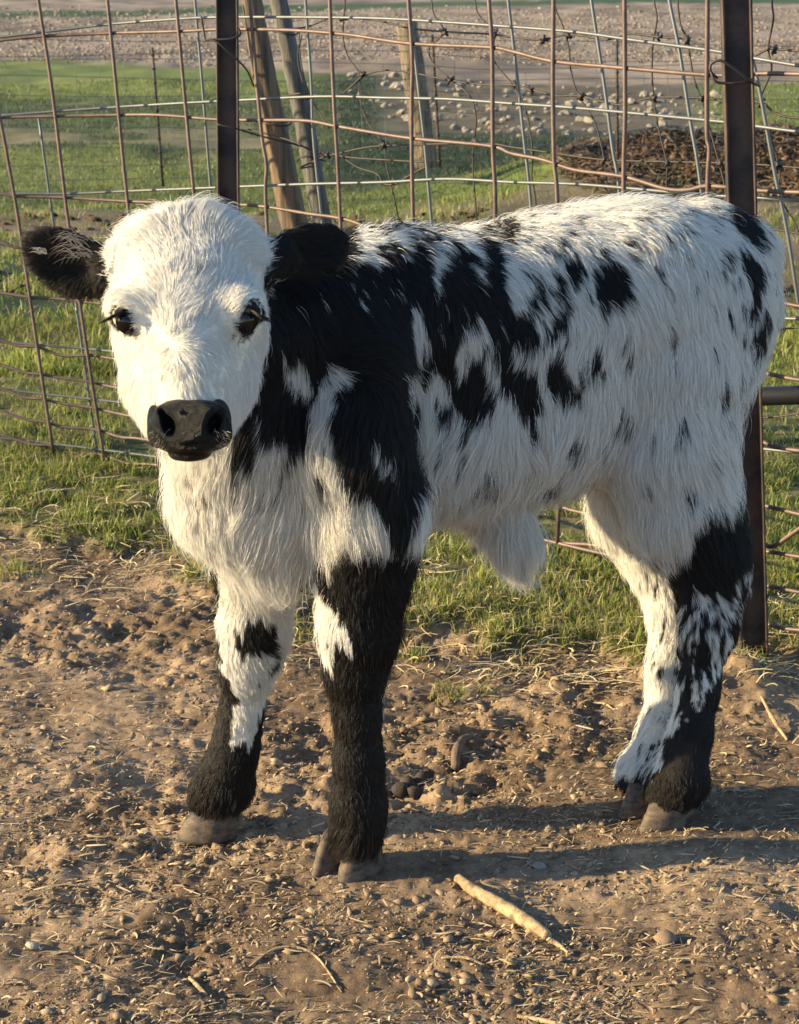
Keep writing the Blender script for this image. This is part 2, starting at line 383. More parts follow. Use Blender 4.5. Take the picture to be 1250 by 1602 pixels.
# live grass near
def grasscol(n, dry):
    r = RNG.random((n, 1)); c = C(.095, .155, .022) * (1 - r) + C(.38, .39, .08) * r
    d = (RNG.random((n, 1)) < np.broadcast_to(np.asarray(dry), (n,))[:, None]); return np.where(d, C(.40, .31, .15) * (.7 + .5 * r), c)
X, Y = in_view(210000, 500, 1100)
gr = grassiness(X, Y); pxx, pyy = flat_px(X, Y)
cl_ = fbm(X * 11, Y * 11, o=3, s=71)
dens = gr * sstep(.28, .52, cl_) * (.35 + .65 * sstep(.3, .6, fbm(X * 2.5, Y * 2.5, o=2, s=72)))
tuft = np.zeros(len(X))
for tx, ty, tr in ((465, 1000, .035), (300, 905, .03), (650, 1040, .018), (20, 895, .035), (700, 960, .07), (960, 960, .06), (1190, 880, .06), (700, 1085, .02), (760, 1080, .012)):
    c0 = G(tx, ty); tuft = np.maximum(tuft, np.exp(-((X - c0[0]) ** 2 + (Y - c0[1]) ** 2) / tr ** 2))
k = RNG.random(len(X)) < np.maximum(dens, tuft); X, Y = X[k], Y[k]; n = len(X)
pyy = pyy[k]
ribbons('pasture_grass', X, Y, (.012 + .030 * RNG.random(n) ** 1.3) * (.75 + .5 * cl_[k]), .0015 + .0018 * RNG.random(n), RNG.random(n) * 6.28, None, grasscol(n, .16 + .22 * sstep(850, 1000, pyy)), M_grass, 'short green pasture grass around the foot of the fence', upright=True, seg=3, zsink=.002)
X, Y = in_view(110000, 318, 600, pw=.8)
k = RNG.random(len(X)) < (.12 + .88 * sstep(.42, .60, fbm(X * 2.2, Y * 2.2, o=4, s=37))) * (.3 + .7 * sstep(.4, .6, fbm(X * 6, Y * 6, o=2, s=74))); X, Y = X[k], Y[k]; n = len(X)
px_, py_ = flat_px(X, Y)
gm = grasscol(n, .14) * (.62 + .5 * sstep(.35, .65, fbm(X * 1.5, Y * 1.5, o=2, s=75)))[:, None]
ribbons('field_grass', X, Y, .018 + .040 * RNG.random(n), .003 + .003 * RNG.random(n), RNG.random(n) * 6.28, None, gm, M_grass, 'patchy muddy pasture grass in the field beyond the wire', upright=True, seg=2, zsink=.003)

X, Y = in_view(90000, 128, 330, pw=1.1); gcx = ground_colour(X, Y); k = gcx[:, 1] > gcx[:, 0] * 1.12; X, Y, gcx = X[k], Y[k], gcx[k]; n = len(X)
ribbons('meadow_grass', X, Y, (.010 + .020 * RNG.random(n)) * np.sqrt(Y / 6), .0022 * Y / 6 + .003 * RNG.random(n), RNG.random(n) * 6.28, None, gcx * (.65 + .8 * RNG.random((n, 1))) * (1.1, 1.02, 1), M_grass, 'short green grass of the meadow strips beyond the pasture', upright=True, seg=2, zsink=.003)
X, Y = in_view(9000, 235, 345, 830, 1400); px_, py_ = flat_px(X, Y); k = np.exp(-(((px_ - 1110) / 240.) ** 4 + ((py_ - 290) / 50.) ** 4)) > .35; X, Y = X[k], Y[k]; n = len(X); r_ = RNG.random((n, 1))
ribbons('bedding_straw', X, Y, .03 + .09 * RNG.random(n), .004 + .006 * RNG.random(n), RNG.random(n) * 6.28, RNG.random(n) * .03, C(.06, .038, .024) * (1 - r_) + C(.22, .15, .09) * r_, M_straw, 'tangled old straw bedding on the manure heap', curl=.7)
# ------------------------------------------------------------------ fences
def Yf(px): return float(np.interp(px, [-300, 160, 355, 1170, 1700], [4.38, 4.24, 4.06, 3.06, 2.60]))
def FP(px, py, off=0.0): return P(px, py, Yf(px) + off)
def extend(lines):
    out = []
    for l in lines:
        l = list(l)
        if l[0][0] <= -60: l = [(-360, l[0][1] - (l[1][1] - l[0][1]) * 1.5 + random.uniform(-6, 6))] + l
        if l[-1][0] >= 1300: l = l + [(1620, l[-1][1] + (l[-1][1] - l[-2][1]) * 320 / (l[-1][0] - l[-2][0]) * .8)]
        out.append(l)
    return out
def wires(mb, lines, off, r, sides=8, sm=5, wob=0):
    if lines[0][0][1] != -60: lines = extend(lines)
    for l in lines:
        tube(mb, [FP(x, y_, off) for x, y_ in l], r, sides, sm)
# rust coloured panel
cv = [[(-60, -60), (-28, 60), (0, 186), (14, 260), (28, 340), (55, 520), (84, 712)],
      [(52, -60), (60, 0), (80, 130), (96, 260), (108, 355), (138, 560), (165, 730)],
      [(160, -60), (168, 0), (183, 150), (200, 320), (225, 520), (250, 745)],
      [(268, -60), (275, 0), (287, 130), (303, 300), (325, 520), (345, 760)],
      [(388, -60), (391, 0), (400, 110), (410, 215), (417, 260), (416, 320), (430, 560), (440, 780)],
      [(514, -60), (516, 0), (522, 150), (528, 250), (532, 335), (545, 580), (552, 800)],
      [(636, -60), (639, 0), (645, 90), (644, 180), (646, 330), (655, 600), (660, 825)],
      [(764, -60), (765, 0), (770, 80), (771, 230), (775, 330), (770, 600), (765, 845)],
      [(865, -60), (866, 0), (865, 130), (867, 250), (872, 315), (880, 600), (872, 850)],
      [(977, -60), (977, 0), (978, 180), (976, 310), (985, 600), (985, 870)],
      [(1108, -60), (1107, 0), (1106, 200), (1110, 235), (1107, 310), (1108, 600), (1108, 880)],
      [(1286, -60), (1284, 300), (1282, 600), (1280, 1010)], [(1436, -60), (1430, 300), (1424, 600), (1420, 1060)], [(1596, -60), (1585, 300), (1572, 600), (1560, 1100)],
      [(-170, -60), (-150, 200), (-110, 500), (-70, 700)], [(-290, -60), (-265, 200), (-220, 480), (-190, 690)]]
ch = [[(-60, 68), (0, 63), (60, 57), (170, 52), (280, 49), (340, 46), (400, 46), (470, 48), (550, 55), (640, 68), (765, 74), (800, 80), (866, 96), (960, 105), (1040, 112), (1106, 117), (1150, 118), (1200, 115), (1300, 117)],
      [(-60, 188), (0, 184), (80, 182), (180, 180), (250, 180), (340, 187), (410, 188), (480, 189), (530, 198), (640, 216), (765, 228), (800, 240), (850, 250), (900, 266), (975, 276), (1040, 295), (1075, 297), (1105, 291), (1150, 294), (1200, 299), (1300, 302)],
      [(-60, 298), (0, 303), (28, 307), (100, 309), (200, 315), (300, 318), (372, 320), (420, 324), (480, 334), (540, 343), (640, 370), (1100, 440), (1218, 472), (1300, 486)],
      [(-60, 376), (0, 380), (33, 388), (120, 392), (640, 460), (1100, 560), (1203, 585), (1300, 602)],
      [(-60, 448), (0, 458), (50, 465), (115, 470), (300, 495), (640, 560), (1100, 665), (1190, 690), (1215, 700), (1300, 710)],
      [(-60, 505), (3, 532), (30, 541), (60, 543), (95, 556), (135, 556), (170, 560), (400, 600), (700, 670), (870, 705), (1100, 770), (1192, 790), (1300, 815)],
      [(-60, 555), (5, 572), (40, 583), (60, 585), (100, 592), (138, 597), (185, 607), (400, 650), (700, 725), (890, 797), (970, 806), (1100, 850), (1195, 862), (1300, 878)],
      [(-60, 595), (5, 609), (40, 622), (65, 624), (100, 632), (140, 637), (200, 650), (400, 690), (700, 770), (800, 830), (1100, 900), (1193, 915), (1300, 935)],
      [(-60, 630), (0, 642), (20, 650), (50, 658), (70, 660), (100, 668), (150, 672), (190, 684), (230, 688), (400, 720), (700, 800), (850, 845), (960, 860), (1100, 935), (1205, 978), (1300, 990)],
      [(-60, 668), (0, 680), (12, 683), (50, 695), (80, 697), (110, 708), (158, 711), (200, 725), (250, 728), (400, 750), (560, 775)]]
mb = MB()
wires(mb, cv, 0, .0041); wires(mb, ch, .0080, .0037)
wires(mb, [[(1192, 850), (1205, 855), (1218, 850), (1250, 828), (1300, 800)]], .0, .0042)
tag(mb.build('wire_panel', M_rod), 'rust coloured welded wire stock panel bowed along the front of the fence', 'wire panel')
# silver galvanised panel behind
gv = [[(118, 470), (135, 590), (152, 712)], [(300, -60), (305, 0), (318, 150), (330, 300), (350, 520), (370, 740)], [(476, -60), (478, 0), (487, 130), (492, 235), (520, 500), (540, 790)],
      [(634, -60), (640, 0), (655, 140), (665, 230), (675, 345), (700, 600), (710, 820)], [(789, -60), (795, 0), (808, 110), (820, 220), (830, 315), (850, 600)],
      [(918, -60), (925, 0), (945, 130), (958, 230), (970, 312), (990, 600)], [(1040, -60), (1047, 0), (1063, 80), (1080, 190), (1097, 296), (1130, 600)],
      [(1155, -60), (1168, 45), (1190, 150), (1212, 270), (1232, 365), (1250, 480), (1270, 600)], [(-70, -60), (-40, 200), (-10, 560)], [(60, 180), (95, 420), (118, 480)]]
gh = [[(-60, 64), (0, 58), (70, 50), (170, 38), (275, 30), (340, 27), (480, 27), (600, 29), (700, 35), (800, 42), (900, 50), (1000, 64), (1120, 80), (1180, 91), (1300, 110)],
      [(-60, 186), (0, 181), (90, 174), (190, 167), (290, 161), (370, 157), (500, 151), (600, 153), (700, 155), (800, 162), (890, 168), (1000, 178), (1125, 190), (1180, 197), (1300, 212)],
      [(-60, 303), (28, 303), (110, 303), (200, 299), (300, 295), (400, 291), (480, 288), (600, 285), (700, 280), (800, 285), (900, 288), (1000, 296), (1100, 305), (1200, 310), (1300, 317)],
      [(1150, 495), (1220, 498), (1300, 500)], [(-60, 530), (65, 540), (170, 549), (400, 575)], [(1170, 700), (1300, 712)], [(-60, 603), (75, 617), (210, 632), (400, 655)], [(-60, 680), (88, 695), (240, 714), (400, 735)]]
mb = MB(); wires(mb, gv, .055, .0032); wires(mb, gh, .048, .0030)
tag(mb.build('wire_panel', M_galv), 'silver galvanised wire panel hung directly behind the rust coloured one', 'wire panel')
# old woven wire fence with knots
wh = [[(450, 46), (480, 42), (500, 34), (515, 29), (560, 29), (600, 34), (640, 44), (700, 50), (760, 53), (800, 58), (850, 62), (880, 55), (910, 56), (950, 62), (985, 53), (1030, 58), (1075, 62), (1125, 82), (1170, 90), (1200, 78), (1215, 77), (1300, 84)],
      [(455, 148), (480, 146), (510, 152), (530, 150), (550, 135), (570, 118), (600, 110), (640, 113), (700, 125), (760, 133), (805, 133), (830, 140), (870, 150), (905, 150), (960, 163), (985, 163), (1020, 153), (1100, 153), (1140, 160), (1190, 160), (1220, 180), (1300, 190)],
      [(342, 192), (400, 205), (460, 222), (505, 243), (560, 233), (600, 228), (700, 225), (770, 225), (800, 230), (870, 240), (945, 250), (1045, 253), (1130, 255), (1180, 257), (1300, 266)],
      [(520, 240), (545, 246), (600, 250), (670, 254)], [(535, 245), (560, 262), (590, 272), (600, 287), (618, 288), (640, 275), (668, 260)],
      [(1170, 520), (1250, 512), (1300, 506)], [(1175, 655), (1215, 652), (1300, 640)], [(1160, 340), (1200, 356), (1300, 372)], [(1183, 488), (1215, 500), (1300, 484)], [(490, 260), (470, 262), (520, 240)]]
wv = [[(545, -60), (540, 0), (538, 30), (537, 60), (545, 90), (562, 115), (563, 150), (575, 190), (600, 225), (605, 260), (620, 325), (640, 420)],
      [(670, -60), (675, 0), (680, 25), (695, 47), (685, 62), (672, 72), (675, 95), (700, 120), (735, 150), (745, 185), (742, 215), (740, 260), (745, 335), (750, 420)],
      [(736, -60), (743, 0), (750, 25), (772, 50), (773, 95), (800, 130), (822, 170), (833, 235), (832, 280), (838, 315), (840, 420)],
      [(860, -60), (868, 8), (880, 40), (890, 75), (893, 110), (905, 150), (930, 190), (945, 248), (950, 290), (957, 312), (970, 420)],
      [(1015, -60), (1023, 0), (1028, 30), (1022, 65), (1020, 110), (1023, 155), (1030, 200), (1043, 255), (1043, 300), (1050, 420)],
      [(1056, -60), (1060, 0), (1065, 40), (1075, 62), (1085, 120), (1097, 155), (1110, 200), (1125, 255), (1135, 300), (1150, 420)],
      [(1208, -60), (1208, 5), (1210, 30), (1202, 75), (1207, 110), (1190, 160), (1208, 220), (1220, 270), (1216, 300), (1232, 330), (1250, 365), (1280, 480)],
      [(468, 50), (470, 90), (478, 130), (490, 160), (515, 200)], [(472, 55), (466, 95), (480, 150)]]
kn = [(537, 29), (695, 52), (775, 53), (852, 62), (888, 55), (1029, 58), (1075, 63), (566, 117), (704, 125), (806, 133), (829, 141), (909, 150), (1023, 154), (1098, 154), (600, 227), (745, 222), (833, 240), (945, 250), (1044, 255), (1127, 256), (1210, 77), (1190, 160), (1217, 258), (510, 243)]
mb = MB(); wires(mb, wh, .12, .0019, 6); wires(mb, wv, .125, .0016, 6)
for kx, ky in kn:
    for a0 in range(3):
        a = random.random() * 6.28; d = 5 + random.random() * 3
        tube(mb, [FP(kx - d * math.cos(a), ky - d * math.sin(a), .118 + random.random() * .012), FP(kx, ky, .113), FP(kx + d * math.cos(a + .5), ky + d * math.sin(a + .5), .13)], .0024, 6, 3)
tag(mb.build('woven_wire_fence', M_wire), 'old blackened woven wire with twisted knots and wavy sagging strands behind the panels', 'wire fence')
# channel steel posts
def channel_post(px0, py0, px1, py1, Y, wpx, label, sink=.06, fl=.02):
    top = P(px0, py0, Y); bot = P(px1, py1, Y); bot = bot + (bot - top) / np.linalg.norm(bot - top) * sink
    w = wpx * S(P(px0, 300, Y)); t = .004
    prof = [(-w/2, -fl), (-w/2 + t, -fl), (-w/2 + t, -t), (w/2 - t, -t), (w/2 - t, -fl), (w/2, -fl), (w/2, 0), (-w/2, 0)]
    root = empty('steel_post', tuple(bot)); n = 24; v = []
    for i in range(n + 1):
        c = bot + (top - bot) * i / n
        v += [(c[0] + a, c[1] + b, c[2]) for a, b in prof]
    v = np.array(v) + RNG.normal(0, .00025, (len(v), 3)); m = 8
    q = [[i * m + j, i * m + (j + 1) % m, (i + 1) * m + (j + 1) % m, (i + 1) * m + j] for i in range(n) for j in range(m)]
    b = MB(); b.add(v, q); b.add(v[-m:], [[0, 1, 2, 7], [2, 3, 6, 7], [3, 4, 5, 6]])
    bpy.context.view_layer.update()
    b.build('channel', M_rust, root, smooth=False); tag(root, label, 'fence post'); return root
pr = channel_post(1146, -130, 1178, 1022, 3.03, 46, 'tall rusty steel channel post behind the rump of the calf')
pl = channel_post(355, -130, 362, 800, 4.02, 34, 'dark steel channel post behind the top of the head of the calf')
b = MB()
tube(b, [P(x, y_, Y_) for x, y_, Y_ in ((1122, 122, 3.0), (1112, 112, 2.99), (1113, 100, 2.99), (1128, 95, 2.985), (1150, 108, 2.985), (1175, 128, 2.99), (1188, 134, 3.02))], .0022, 8)
tube(b, [P(x, y_, Y_) for x, y_, Y_ in ((1112, 112, 2.99), (1118, 126, 2.985), (1130, 130, 2.985), (1155, 130, 2.985), (1174, 126, 3.0), (1180, 116, 3.05))], .0022, 8)
b.build('wire_tie', M_wire, pr)
b = MB()
tube(b, [P(x, y_, Y_) for x, y_, Y_ in ((315, 26, 3.99), (318, 45, 3.99), (322, 62, 3.98), (335, 62, 3.98), (360, 61, 3.975), (375, 55, 3.98), (374, 46, 4.0))], .0026, 8)
tube(b, [P(x, y_, Y_) for x, y_, Y_ in ((322, 62, 3.98), (340, 66, 3.97), (358, 82, 3.97), (385, 108, 3.98), (397, 135, 4.0))], .0022, 8)
tube(b, [P(x, y_, Y_) for x, y_, Y_ in ((338, 194, 3.97), (375, 203, 3.97), (420, 216, 4.02), (470, 228, 4.05), (510, 243, 4.0))], .0020, 8)
b.build('wire_tie', M_wire, pl)
# leaning timber posts
def timber(pts, Y, label, mtl, group=None, split=True, lean=.1, sides=14):
    ps = [P(x, y_, Y + dy_) for x, y_, w_, dy_ in pts]; rs = [w_ / 2 * S(p_) for (x, y_, w_, dy_), p_ in zip(pts, ps)]
    root = empty('wooden_post', tuple(ps[-1])); b = MB(); tube(b, ps, rs, sides, 6, .10)
    bpy.context.view_layer.update()
    b.build('timber', mtl, root); tag(root, label, 'fence post', group); return root
M_wood2 = mat('weathered_grey_wood', (.125, .12, .112), .9, noise=(12, (.07, .06, .05), .42, .62), bump=(25, .9, .006), streak=(6, 6, .4))
M_wood1 = mat('tan_wood', (.175, .115, .068), .85, noise=(9, (.06, .042, .03), .38, .62), bump=(20, .9, .006), streak=(6, 6, .35))
wp1 = timber([(386, -80, 30, 0), (394, 0, 32, 0), (412, 110, 37, 0), (434, 220, 40, 0), (457, 335, 42, 0), (520, 620, 46, 0), (545, 790, 46, 0)], 4.28, 'thick brown timber post leaning right just behind the left steel post', M_wood1)
wp2 = timber([(423, -80, 26, 0), (436, 0, 27, 0), (459, 110, 29, 0), (481, 220, 31, 0), (501, 335, 31, 0), (550, 620, 36, 0), (575, 780, 36, 0)], 4.40, 'thinner grey timber pole leaning beside the brown timber post', M_wood2)
b = MB()
def wrap(b, cx_, cy_, w_, Y_, tilt=3):
    tube(b, [P(cx_ + w_ * math.cos(a), cy_ + tilt * math.sin(a) + 2 * math.sin(2 * a), Y_ - .03 * abs(math.sin(a)) - .02) for a in np.linspace(0, 3.1416, 9)], .0022, 6, 2)
wrap(b, 432, 186, 25, 4.26); wrap(b, 432, 190, 24, 4.26, 6); b.build('wire_tie', M_wire, wp1)
for a_ in ((448, 50, 19, 4.39, 3), (473, 150, 21, 4.39, 3), (487, 252, 22, 4.38, -6)):
    b = MB(); wrap(b, *a_); b.build('wire_tie', M_wire, wp2)
# post and thin posts of the far field fence
fp = timber([(636, 36, 34, 0), (647, 110, 36, 0), (659, 200, 37, 0), (668, 262, 38, 0)], 9.6, 'squat timber corner post of the far field fence, tan on its sunny side', M_wood)
def tpost(x0, y0, x1, y1, Y, w, label):
    b = MB(); a, c = P(x0, y0, Y), P(x1, y1, Y); r = w / 2 * S(a)
    n = 10
    for k in range(1):
        tube(b, [a, (a + c) / 2, c], r * .6, 4, 2)
    for i in range(n):
        p = a + (c - a) * (i + .5) / n; s_ = r * .75
        v = np.array([(sx * s_, sy * s_ - r * .5, sz * s_ * .5) for sx in (-1, 1) for sy in (-1, 1) for sz in (-1, 1)]) + p
        b.add(v, [[0, 1, 3, 2], [4, 6, 7, 5], [0, 4, 5, 1], [2, 3, 7, 6], [0, 2, 6, 4], [1, 5, 7, 3]])
    o = b.build('steel_stake', M_rust, smooth=False); tag(o, label, 'fence stake', 'thin steel stakes of the far field fence'); return o
tpost(238, 74, 255, 292, 9.6, 8, 'thin steel stake left of the left steel post in the far fence')
tpost(676, 54, 688, 262, 9.5, 8, 'thin steel stake close beside the far timber corner post')
tpost(965, 60, 966, 270, 9.4, 8, 'thin steel stake standing before the rubble heap left of the right post')
b = MB()
Yw = 9.5
for i, yy in enumerate((60, 84, 97, 122, 146, 172, 203, 229, 255, 283)):
    tube(b, [P(x, yy + 5 * math.sin(i * 1.7 + x * .006) + (8 if x > 700 else 0) * (1 - i / 10), Yw) for x in range(-300, 1601, 95)], .0019, 5, 2)
for x in range(-290, 1600, 37):
    tube(b, [P(x, 60 + 6 * math.sin(x), Yw), P(x + 4, 160, Yw + .01), P(x + 8, 285, Yw)], .0013, 5, 2)
tag(b.build('woven_wire_fence', M_galv), 'fine mesh field fence running across the pasture behind the pen', 'wire fence')
# black rail
b = MB(); tube(b, [P(1120, 622, 3.25), P(1250, 618, 3.2), P(1420, 612, 3.15)], .0165, 16, 4)
tag(b.build('rail', M_pipe), 'black round rail emerging right of the rusty channel post', 'rail')
# ------------------------------------------------------------------ rubble stones, heap
STP = []
for k in range(7):
    v, f = blob_proto(2, k + 40); me_name = 'stone'
    STP.append((v, f))
root_st = []
for k, (v, f) in enumerate(STP):
    vv = v * (1, .8, .55); vv = np.sign(vv) * np.abs(vv) ** .85
    me = bpy.data.meshes.new('stone'); me.from_pydata(vv.tolist(), [], f.tolist()); me.materials.append(M_stone); root_st.append(me)
rb = random.Random(5)
cnt = 0
while cnt < 290:
    px_ = rb.uniform(545, 1130); py_ = rb.gauss(175, 32)
    hi = np.interp(px_, [545, 620, 760, 950, 1130], [150, 188, 215, 245, 240]); lo = np.interp(px_, [545, 620, 760, 950, 1130], [122, 122, 126, 132, 140])
    if not (lo < py_ < hi): continue
    g0 = G(px_, py_); z0 = float(terrain(np.array([g0[0]]), np.array([g0[1]]))[0])
    o = bpy.data.objects.new('stone', root_st[cnt % 7]); COL.objects.link(o)
    s_ = rb.choice((3, 4, 4, 5, 6, 7, 8, 11)) * float(S(g0)) * .8
    o.scale = (s_ * rb.uniform(.9, 1.5), s_ * rb.uniform(.8, 1.2), s_ * rb.uniform(.7, 1.2)); o.rotation_euler = (rb.uniform(-.5, .5), rb.uniform(-.5, .5), rb.uniform(0, 6.28))
    o.location = (g0[0], g0[1], z0 + s_ * .25)
    tag(o, 'pale broken stone in the rubble heap beyond the fence', 'stone', 'stones of the rubble heap beyond the fence'); cnt += 1
X, Y = in_view(12000, 232, 345, 820, 1420)
px_, py_ = flat_px(X, Y); k = np.exp(-(((px_ - 1110) / 240.) ** 4 + ((py_ - 290) / 50.) ** 4)) > .35 + .3 * RNG.random(len(X)); X, Y = X[k], Y[k]
def mcol(X, Y):
    r = RNG.random((len(X), 1)) ** 2; return C(.045, .028, .018) * (1 - r) + C(.18, .115, .07) * r
scatter_blobs('manure_heap', X, Y, .006 + .022 * RNG.random(len(X)) ** 4, mcol, M_clod, 'heap of crumbly brown manure and bedding beyond the fence', flat=.6)
X, Y = in_view(16000, 12, 98, -100, 1350, pw=.8); 
scatter_blobs('field_clods', X, Y, (.004 + .010 * RNG.random(len(X)) ** 2) * np.maximum(Y, 10) ** .85 * .17, lambda X, Y: np.where(RNG.random((len(X), 1)) < .5, C(.20, .158, .122), C(.31, .25, .195)) * (.8 + .3 * RNG.random((len(X), 1))), M_clod, 'rough ploughed clods across the far brown field', flat=.45)
X, Y = in_view(2500, 325, 470, -100, 1350); k = fbm(X * 1.5, Y * 1.5, o=2, s=81) > .55; X, Y = X[k], Y[k]
scatter_blobs('mud_lumps', X, Y, .008 + .03 * RNG.random(len(X)) ** 2, lambda X, Y: C(.07, .045, .03) * (.7 + .8 * RNG.random((len(X), 1))), M_clod, 'dark poached mud lumps in the pasture behind the fence', flat=.5)

# ------------------------------------------------------------------ sticks, dung, stones on the dirt
def zt(x, y_): return float(terrain(np.array([x]), np.array([y_]))[0])
def stick(pts, rs, label, mtl=M_stick, name='stick', cat='stick', lift=0, flat=1, group=None):
    ps = []
    for (x, y_), r_ in zip(pts, rs):
        g0 = G(x, y_); ps.append((g0[0], g0[1], zt(g0[0], g0[1]) + r_ * .9 + lift))
    ps = np.array(ps); ps[:, 2] = np.maximum(ps[:, 2], np.interp(np.linspace(0, 1, len(ps)), [0, 1], [ps[0, 2], ps[-1, 2]]))
    b = MB(); tube(b, ps, rs, 9, 6, .16); o = b.build(name, mtl); return tag(o, label, cat, group)
stick([(716, 1378), (745, 1398), (790, 1420), (830, 1446), (858, 1462)], [.0060, .0080, .0090, .0085, .0060], 'thick pale split stick lying slantwise in front of the calf')
stick([(858, 1463), (875, 1472), (892, 1486)], [.0035, .003, .001], 'short frayed end of bark beside the thick pale stick')
stick([(712, 1196), (714, 1180), (722, 1164), (738, 1150)], [.006, .0075, .007, .004], 'short forked grey stick behind the near front hoof', M_wood1)
stick([(390, 1300 + 205), (430, 1485), (470, 1483), (500, 1500), (535, 1545)], [.0012, .0018, .0018, .0015, .001], 'long thin curved straw stalk in the left foreground')
stick([(810, 1580), (850, 1592), (900, 1606)], [.002, .003, .002], 'flat pale stalk at the bottom edge of the picture')
stick([(296, 1520), (310, 1538), (322, 1552)], [.002, .003, .002], 'short pale twig left of the curved straw stalk')
stick([(690, 1500), (730, 1502), (765, 1510)], [.0012, .002, .001], 'small pale twig below the thick pale stick')
stick([(110, 1232), (160, 1236), (208, 1243)], [.002, .004, .003], 'pale stalk lying left of the far front hoof')
stick([(1190, 1110), (1212, 1140), (1232, 1158)], [.002, .0035, .002], 'pale stalk on the mound at the right edge')
b = MB()
root = None
for (x, y_, r_, h_) in ((628, 1232, .013, .012), (640, 1226, .014, .02), (658, 1222, .013, .014), (668, 1216, .009, .022), (650, 1236, .010, .008)):
    g0 = G(x, y_); v, f = blob_proto(2, int(x)); b.add(v * r_ + (g0[0], g0[1], zt(g0[0], g0[1]) + h_ * .6), (), f)
tag(b.build('dung_pat', M_dung), 'small dark lump of dung behind the near front hoof', 'dung')
for (x, y_, r_, lab) in ((52, 1478, .010, 'small grey stone in the left foreground dirt'), (1040, 1466, .014, 'brown earth lump right of the thick pale stick'), (1275, 1130, .012, 'earth lump at the right edge'), (845, 1347, .009, 'small round stone in the shadow before the hind hooves')):
    if x > 1260: continue
    g0 = G(x, y_); v, f = blob_proto(2, int(x) + 3)
    b = MB(); b.add(v * (r_, r_ * .9, r_ * .6) + (g0[0], g0[1], zt(g0[0], g0[1]) + r_ * .3), (), f)
    o = b.build('stone', M_clod if 'earth' in lab else M_stone, col=np.tile(C(.22, .15, .10), (len(v), 1))); tag(o, lab, 'stone')

# ------------------------------------------------------------------ the calf
# the body is one continuous surface: smooth union of tapered limbs and volumes on a voxel grid, then surface nets
VOX = .0055
B0 = np.array((-.50, 1.78, -.02)); B1 = np.array((.64, 2.90, .93))
NG = np.ceil((B1 - B0) / VOX).astype(int)
ax = [B0[i] + VOX * np.arange(NG[i]) for i in range(3)]
SDF = np.full(NG, .2, np.float32); GID = np.zeros(NG, np.int8); GD = np.full(NG, .2, np.float32)
GROUPS = {'body': 0, 'head': 1, 'ear': 2, 'leg': 3, 'farleg': 4, 'tuft': 5, 'face': 6}
def smin(a, b, k):
    h = np.clip(.5 + .5 * (b - a) / k, 0, 1); return b * (1 - h) + a * h - k * h * (1 - h)
def region(lo, hi):
    i0 = np.clip(np.floor((lo - B0) / VOX).astype(int), 0, NG - 1); i1 = np.clip(np.ceil((hi - B0) / VOX).astype(int) + 1, 1, NG)
    sl_ = tuple(slice(a, b) for a, b in zip(i0, i1)); return sl_, np.meshgrid(*[ax[i][sl_[i]] for i in range(3)], indexing='ij')
def put(d, sl_, grp, k, sub=False):
    if sub:
        SDF[sl_] = -smin(-SDF[sl_], d, k).astype(np.float32) if False else np.maximum(SDF[sl_], -d) ; return
    SDF[sl_] = smin(SDF[sl_], d, k)
    m = d < GD[sl_]; g_ = GID[sl_]; g_[m] = GROUPS[grp]; GD[sl_] = np.minimum(GD[sl_], d)
def cone(a, b, ra, rb, grp='body', k=.03):
    mg = max(ra, rb) + .06; sl_, (x, y, z) = region(np.minimum(a, b) - mg, np.maximum(a, b) + mg)
    ab = b - a; L2 = ab @ ab + 1e-9
    t = np.clip(((x - a[0]) * ab[0] + (y - a[1]) * ab[1] + (z - a[2]) * ab[2]) / L2, 0, 1)
    d = np.sqrt((x - a[0] - t * ab[0]) ** 2 + (y - a[1] - t * ab[1]) ** 2 + (z - a[2] - t * ab[2]) ** 2) - (ra + (rb - ra) * t)
    put(d, sl_, grp, k)
def ell(c, r, grp='body', k=.03, axes=None, sub=False):
    A = np.eye(3) if axes is None else np.array(axes, float); A = A / np.linalg.norm(A, axis=1)[:, None]
    mg = max(r) + .05; sl_, (x, y, z) = region(c - mg, c + mg)
    p = np.stack([x - c[0], y - c[1], z - c[2]], -1); q_ = p @ A.T; r = np.array(r)
    k0 = np.linalg.norm(q_ / r, axis=-1); k1 = np.linalg.norm(q_ / r ** 2, axis=-1) + 1e-9
    put(k0 * (k0 - 1) / k1, sl_, grp, k, sub)
def chain(pts, grp='body', k=.03):
    """pts: (photo x, photo y, distance, radius in photo pixels)"""
    ps = [P(a, b, c_) for a, b, c_, r_ in pts]; rs = [q_[3] * S(p_) for q_, p_ in zip(pts, ps)]
    for i in range(len(ps) - 1): cone(ps[i], ps[i + 1], rs[i], rs[i + 1], grp, k)
# trunk
chain([(545, 500, 2.36, 122), (620, 503, 2.40, 130), (700, 520, 2.45, 138), (780, 517, 2.49, 146), (870, 500, 2.54, 152), (980, 480, 2.58, 152), (1050, 480, 2.62, 148)], 'body', .05)
chain([(520, 650, 2.34, 118), (640, 650, 2.42, 128), (740, 640, 2.47, 134), (850, 620, 2.52, 136), (960, 590, 2.57, 132)], 'body', .05)
chain([(1040, 560, 2.58, 130), (1090, 450, 2.65, 100)], 'body', .05)
chain([(1100, 380, 2.66, 58), (1160, 400, 2.70, 44), (1178, 480, 2.71, 30), (1176, 560, 2.71, 20)], 'body', .04)
